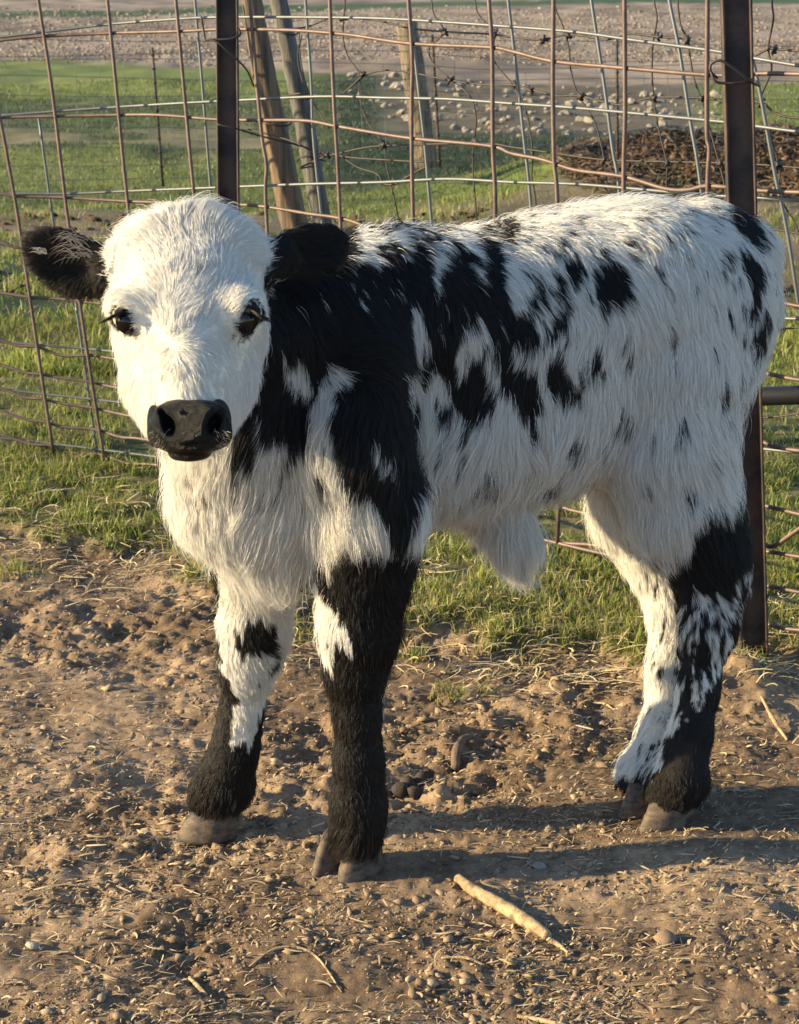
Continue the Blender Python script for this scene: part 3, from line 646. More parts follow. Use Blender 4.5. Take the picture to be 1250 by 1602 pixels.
# neck and chest
chain([(355, 520, 2.20, 88), (470, 520, 2.29, 112), (560, 500, 2.36, 112)], 'body', .04)
chain([(370, 640, 2.22, 92), (470, 660, 2.28, 118)], 'body', .05)
chain([(375, 700, 2.26, 104), (368, 770, 2.28, 96)], 'body', .05)
chain([(430, 760, 2.29, 100), (430, 850, 2.30, 72)], 'body', .05)
chain([(480, 760, 2.32, 110), (560, 720, 2.38, 90), (680, 690, 2.45, 92)], 'body', .05)
# shoulder and near foreleg
chain([(560, 560, 2.25, 70), (545, 690, 2.22, 78), (572, 790, 2.235, 72), (568, 890, 2.245, 62), (560, 985, 2.24, 54), (555, 1050, 2.238, 41), (559, 1120, 2.238, 30), (561, 1190, 2.238, 32), (561, 1260, 2.24, 37), (557, 1303, 2.242, 35)], 'leg', .03)
# far foreleg
chain([(410, 800, 2.33, 66), (402, 900, 2.35, 54), (398, 985, 2.355, 46), (388, 1040, 2.355, 37), (376, 1120, 2.36, 27), (368, 1170, 2.36, 30), (350, 1222, 2.365, 37), (340, 1254, 2.362, 34)], 'farleg', .03)
# near hind leg
chain([(1030, 600, 2.54, 120), (1040, 700, 2.51, 96), (1066, 790, 2.49, 72), (1100, 860, 2.48, 52), (1117, 905, 2.475, 40), (1108, 980, 2.45, 34), (1092, 1080, 2.42, 27), (1080, 1150, 2.40, 28), (1064, 1216, 2.385, 36), (1052, 1246, 2.38, 34)], 'leg', .03)
# far hind leg
chain([(965, 700, 2.62, 60), (985, 790, 2.60, 50), (1030, 880, 2.57, 42), (1052, 950, 2.54, 34), (1045, 1050, 2.50, 28), (1036, 1140, 2.465, 29), (1012, 1200, 2.44, 30), (998, 1226, 2.43, 26)], 'farleg', .025)
# sheath tuft under the belly
chain([(775, 770, 2.46, 54), (797, 825, 2.45, 28), (804, 856, 2.45, 12)], 'tuft', .03)
# head (facing the camera)
def PE(px, py, Y, rx, ry, rz, grp='head', k=.02, axes=None, sub=False):
    c_ = P(px, py, Y); s_ = float(S(c_)); ell(c_, (rx * s_, ry * s_, rz * s_), grp, k, axes, sub)
PE(297, 435, 2.14, 114, 108, 84, 'head', .02); PE(246, 392, 2.125, 62, 58, 48, 'head', .03); PE(352, 395, 2.125, 60, 58, 48, 'head', .03)
PE(297, 485, 2.085, 105, 74, 78, 'head', .03)
chain([(292, 470, 2.075, 78), (294, 540, 2.030, 64), (297, 600, 1.995, 55), (297, 655, 1.968, 48)], 'head', .03)
chain([(229, 525, 2.105, 49), (250, 606, 2.065, 43), (264, 655, 2.02, 34)], 'head', .035)
chain([(366, 525, 2.105, 47), (345, 606, 2.065, 42), (330, 655, 2.02, 34)], 'head', .035)
chain([(297, 660, 2.03, 50), (300, 600, 2.12, 62)], 'head', .03)
PE(208, 474, 2.045, 36, 40, 24, 'head', .03); PE(378, 474, 2.045, 34, 40, 24, 'head', .03)
PE(297, 372, 2.12, 66, 42, 40, 'head', .02)
# orbits
for ex_, ey_, sg_ in ((197, 505, -1), (387, 503, 1)):
    PE(ex_ - sg_ * 2, ey_ - 14, 2.024, 27, 24, 26, 'face', .018)
    PE(ex_, ey_, 2.00, 11.5, 16, 34, 'face', .0, sub=True)
# ears
def ear(cx_, cy_, Y, L, Wd, T, ang, yaw, sc):
    c_ = P(cx_, cy_, Y); s_ = float(S(c_)); a = R(ang); yw = R(yaw)
    e1 = np.array((math.cos(a) * math.cos(yw), math.sin(yw), math.sin(a) * math.cos(yw)))
    n_ = np.array((math.sin(yw), -math.cos(yw), 0.12)); n_ -= e1 * (n_ @ e1); n_ /= np.linalg.norm(n_); e3 = np.cross(n_, e1)
    ell(c_, (L * s_, T * s_, Wd * s_), 'ear', .014, (e1, n_, e3))
    c2 = c_ + n_ * s_ * T * 1.25 + e1 * s_ * sc[0] * L + e3 * s_ * sc[1] * Wd
    ell(c2, (L * .68 * s_, T * 1.15 * s_, Wd * .60 * s_), 'ear', 0, (e1, n_, e3), sub=True)
    return c_, n_, e1, e3, s_
chain([(205, 425, 2.135, 34), (165, 420, 2.135, 26)], 'ear', .02)
chain([(392, 415, 2.14, 34), (440, 400, 2.15, 24)], 'ear', .02)
ear(72, 386, 2.133, 38, 30, 12, -14, -8, (0, -.1)); earL = ear(118, 411, 2.135, 70, 47, 15, -10, -8, (-.05, -.1)); earR = ear(480, 390, 2.18, 72, 42, 14, 12, 20, (.05, 0))

def surface_nets(sdf, origin, h):
    s = sdf < 0; n = sdf.shape
    c0 = np.zeros([m - 1 for m in n], np.int16)
    sub_ = lambda A, i, j, k: A[i:n[0]-1+i, j:n[1]-1+j, k:n[2]-1+k]
    for i in (0, 1):
        for j in (0, 1):
            for k in (0, 1): c0 += sub_(s, i, j, k)
    cell = (c0 > 0) & (c0 < 8); ids = -np.ones(cell.shape, np.int64); cc = np.argwhere(cell); ids[cell] = np.arange(len(cc))
    acc = np.zeros((len(cc), 3)); cn = np.zeros(len(cc))
    corners = [(i, j, k) for i in (0, 1) for j in (0, 1) for k in (0, 1)]
    val = {c: sdf[cc[:, 0] + c[0], cc[:, 1] + c[1], cc[:, 2] + c[2]].astype(float) for c in corners}
    for a in corners:
        for d in range(3):
            if a[d]: continue
            b = list(a); b[d] = 1; b = tuple(b); va, vb = val[a], val[b]; m = (va < 0) != (vb < 0)
            t = np.where(m, va / (va - vb + 1e-12), 0); pt = np.tile(np.array(a, float), (len(cc), 1)); pt[:, d] += t
            acc[m] += pt[m]; cn[m] += 1
    v = origin + h * (cc + acc / cn[:, None]); faces = []
    for d in range(3):
        o1, o2 = [(1, 2), (2, 0), (0, 1)][d]
        sl0 = [slice(1, n[k] - 1) for k in range(3)]; sl0[d] = slice(0, n[d] - 1); sl1 = list(sl0); sl1[d] = slice(1, n[d])
        a, b = s[tuple(sl0)], s[tuple(sl1)]
        for sgn in (0, 1):
            e = np.argwhere(a & ~b if sgn == 0 else ~a & b) + [0 if k == d else 1 for k in range(3)]
            if not len(e): continue
            def at(x, y):
                f = e.copy(); f[:, o1] -= x; f[:, o2] -= y; return ids[f[:, 0], f[:, 1], f[:, 2]]
            qd = np.stack([at(1, 1), at(0, 1), at(0, 0), at(1, 0)], -1)
            faces.append(qd if sgn == 0 else qd[:, ::-1])
    return v, np.concatenate(faces)
# soften the grid a little
def blur(A):
    for d in range(3):
        A = (np.roll(A, 1, d) + 2 * A + np.roll(A, -1, d)) / 4
    return A
SDF = blur(SDF)
V, Q = surface_nets(SDF, B0, VOX)
ci = tuple(np.clip(np.round((V[:, i] - B0[i]) / VOX).astype(int), 0, NG[i] - 1) for i in range(3))
VG = GID[ci]
gx = np.gradient(SDF, VOX)
VN = np.stack([g_[ci] for g_ in gx], -1); VN /= np.linalg.norm(VN, axis=1)[:, None] + 1e-9
del gx

# ---- coat pattern -------------------------------------------------------------
def inpoly(x, y, poly):
    poly = np.asarray(poly, float); r = np.zeros(x.shape, bool); j = len(poly) - 1
    for i in range(len(poly)):
        xi, yi = poly[i]; xj, yj = poly[j]
        if yi != yj:
            c_ = ((yi > y) != (yj > y)) & (x < (xj - xi) * (y - yi) / (yj - yi) + xi); r ^= c_
        j = i
    return r
BLK = [
 [(405, 352), (470, 348), (545, 345), (550, 372), (540, 418), (548, 432), (566, 412), (590, 430), (604, 402), (614, 392), (640, 398), (662, 380), (668, 430), (664, 470), (690, 455), (707, 400), (712, 382), (722, 386), (731, 424), (742, 460), (756, 430), (755, 379), (766, 380), (778, 410), (779, 442), (788, 472), (812, 488), (827, 502), (838, 520), (828, 544), (812, 536), (800, 522), (794, 520), (790, 545), (806, 560), (822, 572), (838, 582), (841, 612), (822, 646), (806, 622), (790, 600), (782, 574), (770, 592), (766, 622), (752, 642), (730, 652), (718, 646), (710, 610), (700, 594), (688, 574), (672, 556), (660, 578), (650, 592), (640, 566), (630, 590), (610, 562), (585, 572), (560, 575), (536, 574), (520, 560), (500, 590), (480, 612), (470, 640), (482, 660), (462, 690), (440, 690), (424, 668), (405, 690), (385, 722), (362, 726), (372, 690), (400, 620), (424, 560), (428, 500), (420, 430)],
 [(530, 592), (548, 580), (585, 572), (612, 560), (628, 590), (640, 640), (660, 700), (668, 740), (652, 780), (640, 830), (640, 870), (620, 850), (600, 805), (575, 772), (548, 745), (525, 705), (516, 650)],
 [(560, 352), (600, 350), (690, 357), (700, 372), (670, 374), (640, 366), (600, 362)], [(740, 352), (798, 340), (806, 346), (800, 366), (790, 362), (760, 366)],
 [(700, 620), (712, 640), (706, 660), (690, 650), (684, 628)],
 [(1148, 318), (1166, 322), (1180, 345), (1194, 362), (1196, 382), (1182, 380), (1168, 370), (1152, 366), (1140, 345), (1128, 334)],
 [(1152, 384), (1168, 390), (1184, 408), (1192, 440), (1190, 470), (1177, 494), (1168, 494), (1174, 452), (1162, 414)],
 [(1186, 488), (1200, 482), (1206, 500), (1202, 540), (1190, 556), (1176, 540), (1176, 516)],
 [(1085, 820), (1110, 800), (1140, 798), (1160, 780), (1175, 810), (1175, 880), (1155, 900), (1130, 925), (1100, 925), (1078, 905), (1072, 870)],
 [(1118, 331 - 8), (1125, 330), (1118, 342), (1105, 336)],
]
WHT = [
 [(644, 472), (652, 474), (662, 500), (675, 530), (664, 540), (658, 574), (648, 560), (641, 520)],
 [(712, 572), (716, 540), (740, 497), (756, 505), (770, 540), (784, 556), (784, 582), (768, 598), (760, 575), (746, 548), (736, 552), (722, 590)],
 [(437, 553), (455, 556), (474, 572), (494, 598), (480, 616), (462, 606), (446, 590)],
 [(575, 325), (625, 325), (622, 350), (600, 352), (585, 346)], [(425, 330), (490, 332), (480, 352), (440, 352)],
 [(560, 470), (568, 468), (572, 480), (566, 486)], [(586, 690), (600, 700), (620, 720), (606, 722), (590, 706)],
]
SPT = [(954, 442, 24, 32, -.25), (896, 417, 12, 22, .3), (836, 462, 11, 27, .45), (861, 510, 8, 26, .35), (871, 455, 7, 18, .3), (879, 490, 9, 22, .3), (876, 586, 17, 32, .1), (886, 605, 22, 12, .2), (931, 560, 10, 20, .35), (835, 667, 9, 16, 0), (941, 475, 6, 8, 0),
       (818, 424, 5, 6, 0), (848, 385, 4, 6, 0), (980, 376, 4, 7, 0), (1003, 385, 4, 6, 0), (1031, 421, 5, 9, 0), (1055, 535, 5, 10, .3), (980, 535, 4, 7, 0), (1046, 445, 3, 5, 0), (1112, 478, 3, 6, 0), (1142, 493, 3, 8, 0), (1130, 625, 5, 9, 0), (1134, 408, 7, 17, .5), (1058, 358, 9, 4, -.4),
       (438, 738, 6, 7, 0), (700, 335 + 20, 10, 5, 0), (793, 372, 8, 12, .2), (825, 360, 9, 4, -.3), (895, 345, 4, 4, 0), (870, 376, 4, 10, 0), (648, 650, 8, 20, .2), (770, 745, 14, 6, .4), (1085, 775, 10, 6, 0), (1005, 770, 6, 9, .3), (985, 660, 4, 8, 0)]
def legpat(px, py, nz, grp, st):
    """black share 0..1 on the legs"""
    b = np.zeros(px.shape)
    # near fore
    m = (px > 478) & (px < 680) & (py > 850)
    edge = np.interp(px, [480, 500, 520, 560, 600, 640], [905, 890, 872, 868, 850, 830])
    b = np.where(m & (py + nz * 24 > edge), 1, b)
    wp = inpoly(px + nz * 10, py + nz * 18, [(470, 885), (495, 890), (506, 925), (520, 960), (548, 990), (566, 1050), (556, 1076), (536, 1056), (522, 1090), (510, 1075), (500, 1040), (470, 1000)])
    b = np.where(m & wp & (nz < .62), 0, b)
    b = np.where(m & inpoly(px, py, [(597, 1085), (615, 1085), (612, 1165), (600, 1165)]), 0, b)
    # far fore
    m = (px > 250) & (px < 478) & (py > 860)
    f = inpoly(px + nz * 10, py, [(325, 870), (345, 885), (352, 930), (338, 950), (325, 935)]) | inpoly(px, py + nz * 10, [(365, 985), (400, 975), (430, 985), (432, 1025), (405, 1040), (375, 1020)])
    f |= inpoly(px, py, [(322, 960), (342, 985), (352, 1040), (338, 1050), (322, 1010)]) | (inpoly(px, py, [(322, 1040), (350, 1055), (368, 1085), (362, 1140), (350, 1170), (310, 1170)])) | ((py + nz * 22 > 1172))
    f |= inpoly(px, py, [(405, 1120), (420, 1100), (420, 1180), (405, 1180)]) | ((nz > .64) & (py > 1020) & (py < 1075))
    b = np.where(m & f, 1, b)
    # hind
    m = (px > 930) & (py > 740)
    mixed = sstep(870, 950, py) * sstep(1035, 1075, px)
    dk = (st > .66 - .17 * mixed) & (py > 850) & (px > 1000)
    edge2 = np.interp(py, [900, 1000, 1050, 1110, 1160, 1200, 1230, 1300], [1400, 1160, 1128, 1085, 1040, 1030, 1025, 980])
    dk |= px + nz * 20 - 10 > edge2
    dk |= (py > 1215) & (nz > .42)
    dk |= inpoly(px + nz * 10, py + nz * 16, [(1045, 905), (1075, 870), (1100, 900), (1090, 960), (1060, 950)])
    dk |= (px > 1120) & (py > 900) & (py < 1000) & (st > .5)
    b = np.where(m & dk, 1, b)
    return b
def pattern(p, px, py, grp):
    """colour of the coat at body points p (photo-side coordinates px,py), 1 = black"""
    n1 = fbm(p[:, 0] * 40, p[:, 1] * 40, p[:, 2] * 22, o=3, s=90); n2 = fbm(p[:, 0] * 90, p[:, 1] * 90, p[:, 2] * 40, o=2, s=91)
    x = px + (n1 - .5) * 20; y = py + (n2 - .5) * 30
    n3 = fbm(p[:, 0] * 150, p[:, 1] * 150, p[:, 2] * 24, o=2, s=92)
    y = y + (n3 - .5) * 46; x = x + (n3 - .5) * 14
    b = np.zeros(len(p), bool)
    for q_ in BLK: b |= inpoly(x, y, q_)
    b |= inpoly(x + 7, y + 9, BLK[0]) | inpoly(x - 7, y - 9, BLK[0]) | inpoly(x - 8, y + 2, BLK[0])
    b &= ~((n3 > .77) & (n1 > .48) & (grp == 0))
    for q_ in WHT: b &= ~inpoly(x, y, q_)
    for cx_, cy_, rx, ry, a in SPT:
        dx, dy = x - cx_, y - cy_; ca, sa = math.cos(-a), math.sin(-a)
        b |= ((dx * ca - dy * sa) / (rx * 1.12)) ** 2 + ((dx * sa + dy * ca) / (ry * 1.12)) ** 2 < 1
    fl = ((n2 > .73) | ((n3 > .80) & (n1 > .5))) & (py < 780); b |= fl
    b = b.astype(float)
    lg = legpat(x, y, n1, grp, n3)
    low = (py > 850) | ((px > 930) & (py > 760))
    b = np.where(low, np.maximum(lg, b * (px > 1060)), b)
    b = np.where((grp == 3) & (py > 700) & (py < 900) & (px > 480) & (px < 700), np.maximum(b, 0), b)
    b = np.where((grp == 1) | (grp == 6), 0, b); b = np.where(grp == 2, 1, b)
    # far side of the animal: its own mottling instead of a mirror image
    return b
def eyemask(px, py):
    r = []
    for ex_, ey_, sg_ in ((195, 502, -1), (389, 500, 1)):
        th = -sg_ * .38; x, y = px - ex_, -(py - ey_); u_ = x * math.cos(th) + y * math.sin(th); v_ = -x * math.sin(th) + y * math.cos(th)
        r.append((u_ / (14.5 if sg_ < 0 else 16.)) ** 2 + ((v_ - 1) / (21. if sg_ < 0 else 27.)) ** 2)
    return np.minimum(*r)
vpx, vpy = proj(V); fb = pattern(V, vpx, vpy, VG)
SKW = C(.66, .59, .47); SKB = C(.012, .010, .009)
face = (VG == 1) | (VG == 6)
fb = np.where(face & (eyemask(vpx, vpy) < 1.25) & (V[:, 1] < 2.1), 1, fb)
vc = SKW * (1 - fb[:, None]) + SKB * fb[:, None]
calf = empty('calf', tuple(G(620, 1310)))
tag(calf, 'fluffy white and black spotted calf standing on dirt, white face turned to camera', 'calf')
bpy.context.view_layer.update()
body = mk('body', V, Q, M_skin, calf, col=vc)

# ---- coat -----------------------------------------------------------------------
# combing guides: photo x, y, direction (dx, dy), length px, lift
GBODY = np.array([
 (420, 420, .5, 1, 22, .2), (480, 370, .8, .5, 24, .3), (560, 360, .7, .6, 26, .35), (600, 345, .2, -1, 34, .5), (560, 450, .3, 1, 28, .25), (640, 420, .35, 1, 32, .25), (700, 380, .4, 1, 34, .25), (760, 370, .6, .9, 34, .25), (850, 345, .9, .5, 34, .3), (940, 325, .9, .4, 32, .3), (1000, 318, .8, .3, 36, .4), (1080, 325, .9, .6, 34, .3), (1160, 340, .8, .9, 30, .3), (1195, 400, .3, 1, 30, .3), (1200, 500, .05, 1, 36, .35), (1180, 600, .2, 1, 40, .4), (1165, 720, .5, 1, 42, .4), (1160, 800, .7, .9, 40, .45), (1150, 880, .9, .7, 34, .5), (1160, 960, .8, .8, 26, .5),
 (650, 520, .1, 1, 36, .3), (720, 520, .25, 1, 38, .3), (780, 480, .35, 1, 38, .3), (850, 430, .35, 1, 38, .25), (900, 420, .35, 1, 38, .25), (960, 400, .3, 1, 38, .25), (1020, 420, .3, 1, 38, .25), (1080, 420, .3, 1, 38, .25), (1130, 420, .25, 1, 36, .25), (1130, 520, .1, 1, 40, .25), (1060, 540, .05, 1, 42, .25), (980, 540, -.1, 1, 42, .25), (900, 540, 0, 1, 40, .25), (840, 580, -.05, 1, 42, .3), (760, 600, -.1, 1, 42, .35), (700, 650, -.35, 1, 44, .4), (660, 700, -.2, 1, 46, .45), (720, 730, -.1, 1, 48, .45), (800, 720, 0, 1, 50, .4), (860, 700, 0, 1, 48, .35), (780, 790, -.1, 1, 60, .4), (700, 790, -.3, .8, 46, .5), (840, 800, -.1, 1, 60, .4), (800, 850, .1, 1, 62, .3), (735, 840, .5, 1, 60, .3), (740, 870, .6, 1, 60, .3), (865, 850, -.5, 1, 60, .3), (850, 880, -.5, 1, 60, .3), (900, 730, -.3, 1, 44, .35), (930, 660, -.3, 1, 46, .3), (1000, 660, -.15, 1, 46, .3), (1060, 680, -.1, 1, 46, .35), (1120, 680, .3, 1, 44, .35), (960, 760, .15, 1, 34, .3), (1010, 780, .2, 1, 44, .35), (1060, 800, .2, 1, 44, .4), (1100, 820, .4, 1, 38, .4), (1030, 880, .3, 1, 34, .35),
 (470, 560, .2, 1, 34, .3), (540, 560, .6, -.2, 34, .5), (590, 570, .7, .1, 34, .5), (560, 620, .1, 1, 36, .4), (500, 640, -.1, 1, 44, .4), (620, 680, .3, 1, 40, .4), (640, 760, .4, 1, 44, .5), (600, 760, .2, 1, 44, .4), (540, 760, .1, 1, 50, .4), (500, 800, .05, 1, 54, .4), (560, 850, .1, 1, 50, .35), (620, 860, .3, 1, 40, .45), (640, 930, .8, .7, 30, .6), (630, 1000, .8, .8, 26, .5), (445, 620, -.1, 1, 36, .35), (400, 700, -.1, 1, 40, .35), (330, 720, -.2, 1, 44, .4), (270, 730, -.5, 1, 40, .5), (290, 800, -.3, 1, 44, .45), (340, 860, -.15, 1, 44, .4), (400, 820, 0, 1, 50, .35), (440, 880, .05, 1, 50, .3), (460, 780, 0, 1, 50, .35), (380, 880, 0, 1, 46, .3)])
GLEG = np.array([
 (500, 920, -.1, 1, 26, .35), (560, 930, .1, 1, 24, .3), (630, 940, .8, .8, 30, .5), (500, 1000, -.05, 1, 24, .3), (560, 1000, .1, 1, 20, .25), (620, 1010, .7, .9, 24, .5), (530, 1050, 0, 1, 20, .25), (590, 1060, .3, 1, 18, .3), (560, 1120, 0, 1, 16, .35), (560, 1200, 0, 1, 16, .35), (520, 1260, -.2, 1, 16, .35), (590, 1260, .2, 1, 16, .35), (560, 1310, 0, 1, 32, .3), (510, 1310, -.3, 1, 28, .4),
 (350, 930, -.3, 1, 24, .35), (420, 930, .15, 1, 30, .35), (340, 1000, -.2, 1, 22, .35), (400, 1010, .1, 1, 26, .35), (430, 1010, .7, .9, 26, .5), (370, 1070, 0, 1, 20, .3), (400, 1120, 0, 1, 18, .3), (350, 1120, -.1, 1, 14, .3), (360, 1190, -.2, 1, 14, .3), (400, 1200, .2, 1, 18, .4), (300, 1240, -.6, 1, 22, .4), (360, 1260, 0, 1, 18, .35),
 (950, 800, .1, 1, 26, .3), (1000, 880, .1, 1, 26, .3), (1060, 900, .2, 1, 32, .35), (1120, 900, .5, 1, 30, .4), (1160, 920, .8, .8, 26, .5), (1020, 980, 0, 1, 26, .3), (1080, 1000, -.1, 1, 28, .3), (1140, 1000, .4, 1, 26, .4), (1020, 1080, -.05, 1, 24, .3), (1080, 1100, -.1, 1, 18, .25), (1120, 1080, .1, 1, 14, .3), (1020, 1160, -.1, 1, 24, .35), (1080, 1180, 0, 1, 12, .25), (990, 1220, -.5, 1, 22, .4), (1050, 1240, 0, 1, 14, .3), (1090, 1250, .2, 1, 14, .3)])
WX, WY = 281, 530
GHEAD = np.array([
 (WX, WY - 14, .1, -1, 22, .3), (WX + 20, WY - 50, .25, -1, 24, .25), (WX - 25, WY - 50, -.35, -1, 22, .25), (WX, WY - 90, 0, -1, 22, .22), (250, 420, -.3, -1, 22, .25), (340, 430, .25, -1, 22, .25), (297, 400, 0, -1, 24, .3), (297, 360, .1, -1, 26, .4), (240, 345, -.6, -1, 30, .5), (297, 322, .1, -1, 40, .7), (330, 335, .4, -1, 34, .6), (360, 350, .8, -.7, 26, .4), (400, 390, .9, -.2, 20, .35), (210, 380, -.8, -.7, 24, .4), (180, 430, -.9, .2, 24, .4), (210, 440, -.6, -.5, 18, .25), (190, 540, -.6, .8, 20, .35), (220, 560, -.6, .6, 16, .25), (250, 550, -.9, .3, 15, .2), (200, 600, -.7, .8, 20, .4), (230, 640, -.5, .9, 18, .35), (260, 600, -.5, .7, 13, .2), (WX + 10, WY + 20, .8, .5, 20, .25), (310, 560, .5, 1, 20, .25), (305, 600, .3, 1, 18, .2), (340, 570, .8, .5, 15, .2), (375, 560, .7, .6, 16, .25), (405, 560, .8, .6, 20, .35), (370, 620, .5, .9, 15, .3), (340, 620, .3, .9, 12, .2), (270, 630, -.2, 1, 11, .18), (400, 460, .5, -.6, 18, .3), (375, 440, .3, -.9, 20, .25), (420, 480, .9, .3, 20, .4), (240, 690, -.2, 1, 12, .3), (350, 690, .3, 1, 12, .3), (295, 730, 0, 1, 18, .3)])
GEAR = np.array([(60, 370, -.8, -.3, 18, .35), (110, 360, -.7, -.5, 18, .35), (150, 380, -.8, -.2, 20, .3), (60, 420, -.7, .6, 20, .4), (100, 450, -.4, 1, 26, .45), (150, 460, -.1, 1, 26, .4), (100, 410, -.9, .1, 20, .3), (440, 360, .8, -.1, 18, .3), (500, 350, .9, -.1, 18, .35), (540, 365, .8, .3, 18, .35), (480, 400, .7, .5, 22, .35), (440, 420, .5, .8, 22, .35), (520, 400, .6, .7, 22, .4)])
def guide(G_, px, py):
    w = 1.0 / (((px[:, None] - G_[None, :, 0]) ** 2 + (py[:, None] - G_[None, :, 1]) ** 2) + 150.0) ** 1.6
    w /= w.sum(1, keepdims=True); d = G_[:, 2:4] / np.linalg.norm(G_[:, 2:4], axis=1)[:, None]
    return w @ d, w @ G_[:, 4], w @ G_[:, 5]
TR = np.concatenate([Q[:, [0, 1, 2]], Q[:, [0, 2, 3]]])
TA = np.linalg.norm(np.cross(V[TR[:, 1]] - V[TR[:, 0]], V[TR[:, 2]] - V[TR[:, 0]]), axis=1)
tg = VG[TR[:, 0]]; tc_ = V[TR].mean(1); tn = VN[TR[:, 0]]
vd = np.array((0, 0, H)) - tc_; vd /= np.linalg.norm(vd, axis=1)[:, None]; facing = (tn * vd).sum(1)
wt = np.where(facing > -.25, 1.0, .22) * np.where(tg == 1, 2.4, 1.0) * np.where(tg == 6, 2.0, 1) * np.where(tg == 2, 2.0, 1) * np.where((tg == 3) | (tg == 4), 1.7, 1)
NH = 820000
ti = RNG.choice(len(TR), NH, p=TA * wt / (TA * wt).sum())
r1 = np.sqrt(RNG.random(NH)); r2 = RNG.random(NH)
w3 = np.stack([1 - r1, r1 * (1 - r2), r1 * r2], -1)[..., None]
HP = (V[TR[ti]] * w3).sum(1); HN = (VN[TR[ti]] * w3).sum(1); HN /= np.linalg.norm(HN, axis=1)[:, None]; HG = tg[ti]
hx_, hy_ = proj(HP)
hface = (HG == 1) | (HG == 6)
em = eyemask(hx_, hy_)
mz = ((hx_ - 297) / 68) ** 2 + ((hy_ - 672) / 53) ** 2
front = HP[:, 1] < 2.06
keep = ~(hface & (em < .95) & front) & ~(hface & (mz < .84) & (HP[:, 1] < 2.0)) & (HP[:, 2] > .041)
HP, HN, HG, hx_, hy_, hface, em = HP[keep], HN[keep], HG[keep], hx_[keep], hy_[keep], hface[keep], em[keep]; NH = len(HP)
D2 = np.zeros((NH, 2)); HL = np.zeros(NH); LF = np.zeros(NH)
for sel, G_ in (((HG == 0) | (HG == 5) | (((HG == 3) | (HG == 4)) & (hy_ < 870)), GBODY), (((HG == 3) | (HG == 4)) & (hy_ >= 870), GLEG), (hface, GHEAD), (HG == 2, GEAR)):
    ii = np.where(sel)[0]
    for s0 in range(0, len(ii), 40000):
        jj = ii[s0:s0 + 40000]; a, b_, c_ = guide(G_, hx_[jj], hy_[jj]); D2[jj] = a; HL[jj] = b_; LF[jj] = c_
HL = np.where((HG == 5), np.maximum(HL, 66), HL)
# direction jitter: coherent waves plus per-hair
an = (fbm(HP[:, 0] * 18, HP[:, 1] * 18, HP[:, 2] * 18, o=3, s=95) - .5) * 2.0
an = an * np.where(hface, 1.1, 1.0) + RNG.normal(0, .14, NH)
ca, sa = np.cos(an), np.sin(an); D2 = np.stack([D2[:, 0] * ca - D2[:, 1] * sa, D2[:, 0] * sa + D2[:, 1] * ca], -1)
D2 /= np.linalg.norm(D2, axis=1)[:, None] + 1e-6
RT = np.array((1, 0, 0.)); UP = np.array((0, sp, cp))
T3 = D2[:, :1] * RT - D2[:, 1:] * UP
fc = (HN * (np.array((0, 0, H)) - HP)).sum(1) < 0     # surface turned away: comb simply down and back
T3[fc & ~hface] = T3[fc & ~hface] * .4 + np.array((.3, .1, -.9))
T3 -= HN * (T3 * HN).sum(1)[:, None]; T3 /= np.linalg.norm(T3, axis=1)[:, None] + 1e-6
Lm = HL * S(HP) * (.65 + .6 * RNG.random(NH)) * np.where(HP[:, 2] < .08, .98, np.where(HP[:, 2] < .25, .66, np.where(HP[:, 2] < .36, .8, np.where((HG == 0) & (hy_ < 650) & (hx_ > 540), .86, .96))))
# strays
Lm = np.where(hface, Lm * 1.12 * np.where(em < 4.0, .42 + .58 * (em / 4.0), 1), Lm)
stray = RNG.random(NH) < .035; Lm = np.where(stray, Lm * 1.35, Lm); LF = np.where(stray, LF + .35, LF)
LF = LF + RNG.normal(0, .06, NH) + .25 * (HP[:, 2] < .075)
grav = np.array((0, 0, -1.0))
K = 6; tt = np.linspace(0, 1, K)
PT = np.zeros((NH, K, 3))
wav = RNG.normal(0, 1, (NH, 3)); wph = RNG.random(NH) * 6.28
for k in range(K):
    t = tt[k]
    PT[:, k] = HP - HN * .0015 + Lm[:, None] * (T3 * (t * (.75 + .25 * t)) + HN * (LF[:, None] * 1.5 * (t - .55 * t * t)) + grav * .10 * t * t) + wav * (Lm * .035 * np.sin(3.2 * t + 0) * t)[:, None]
# clumping in two scales
def clump(cell, amt, seed, power=1.4):
    m = np.random.default_rng(seed); nC = max(50, int(NH * cell)); cidx = m.choice(NH, nC, replace=False)
    kd = kdtree.KDTree(nC)
    for i, c_ in enumerate(cidx): kd.insert(HP[c_], i)
    kd.balance(); near_ = np.fromiter((kd.find(p_)[1] for p_ in HP), np.int64, NH); cs_ = cidx[near_]
    same = (HG[cs_] == HG)
    a = amt * same * (.6 + .6 * m.random(NH)); a = np.clip(a, 0, .92)
    off = HP - HP[cs_]
    for k in range(1, K):
        tgt = PT[cs_, k] ; f = (a * tt[k] ** power)[:, None]
        PT[:, k] = PT[:, k] * (1 - f) + (tgt * Lm[:, None] / Lm[cs_][:, None] + HP * (1 - Lm[:, None] / Lm[cs_][:, None])) * f if False else PT[:, k] * (1 - f) + tgt * f
    return cs_
cl1 = clump(1 / 18., .46, 1); cl2 = clump(1 / 90., .30, 2)
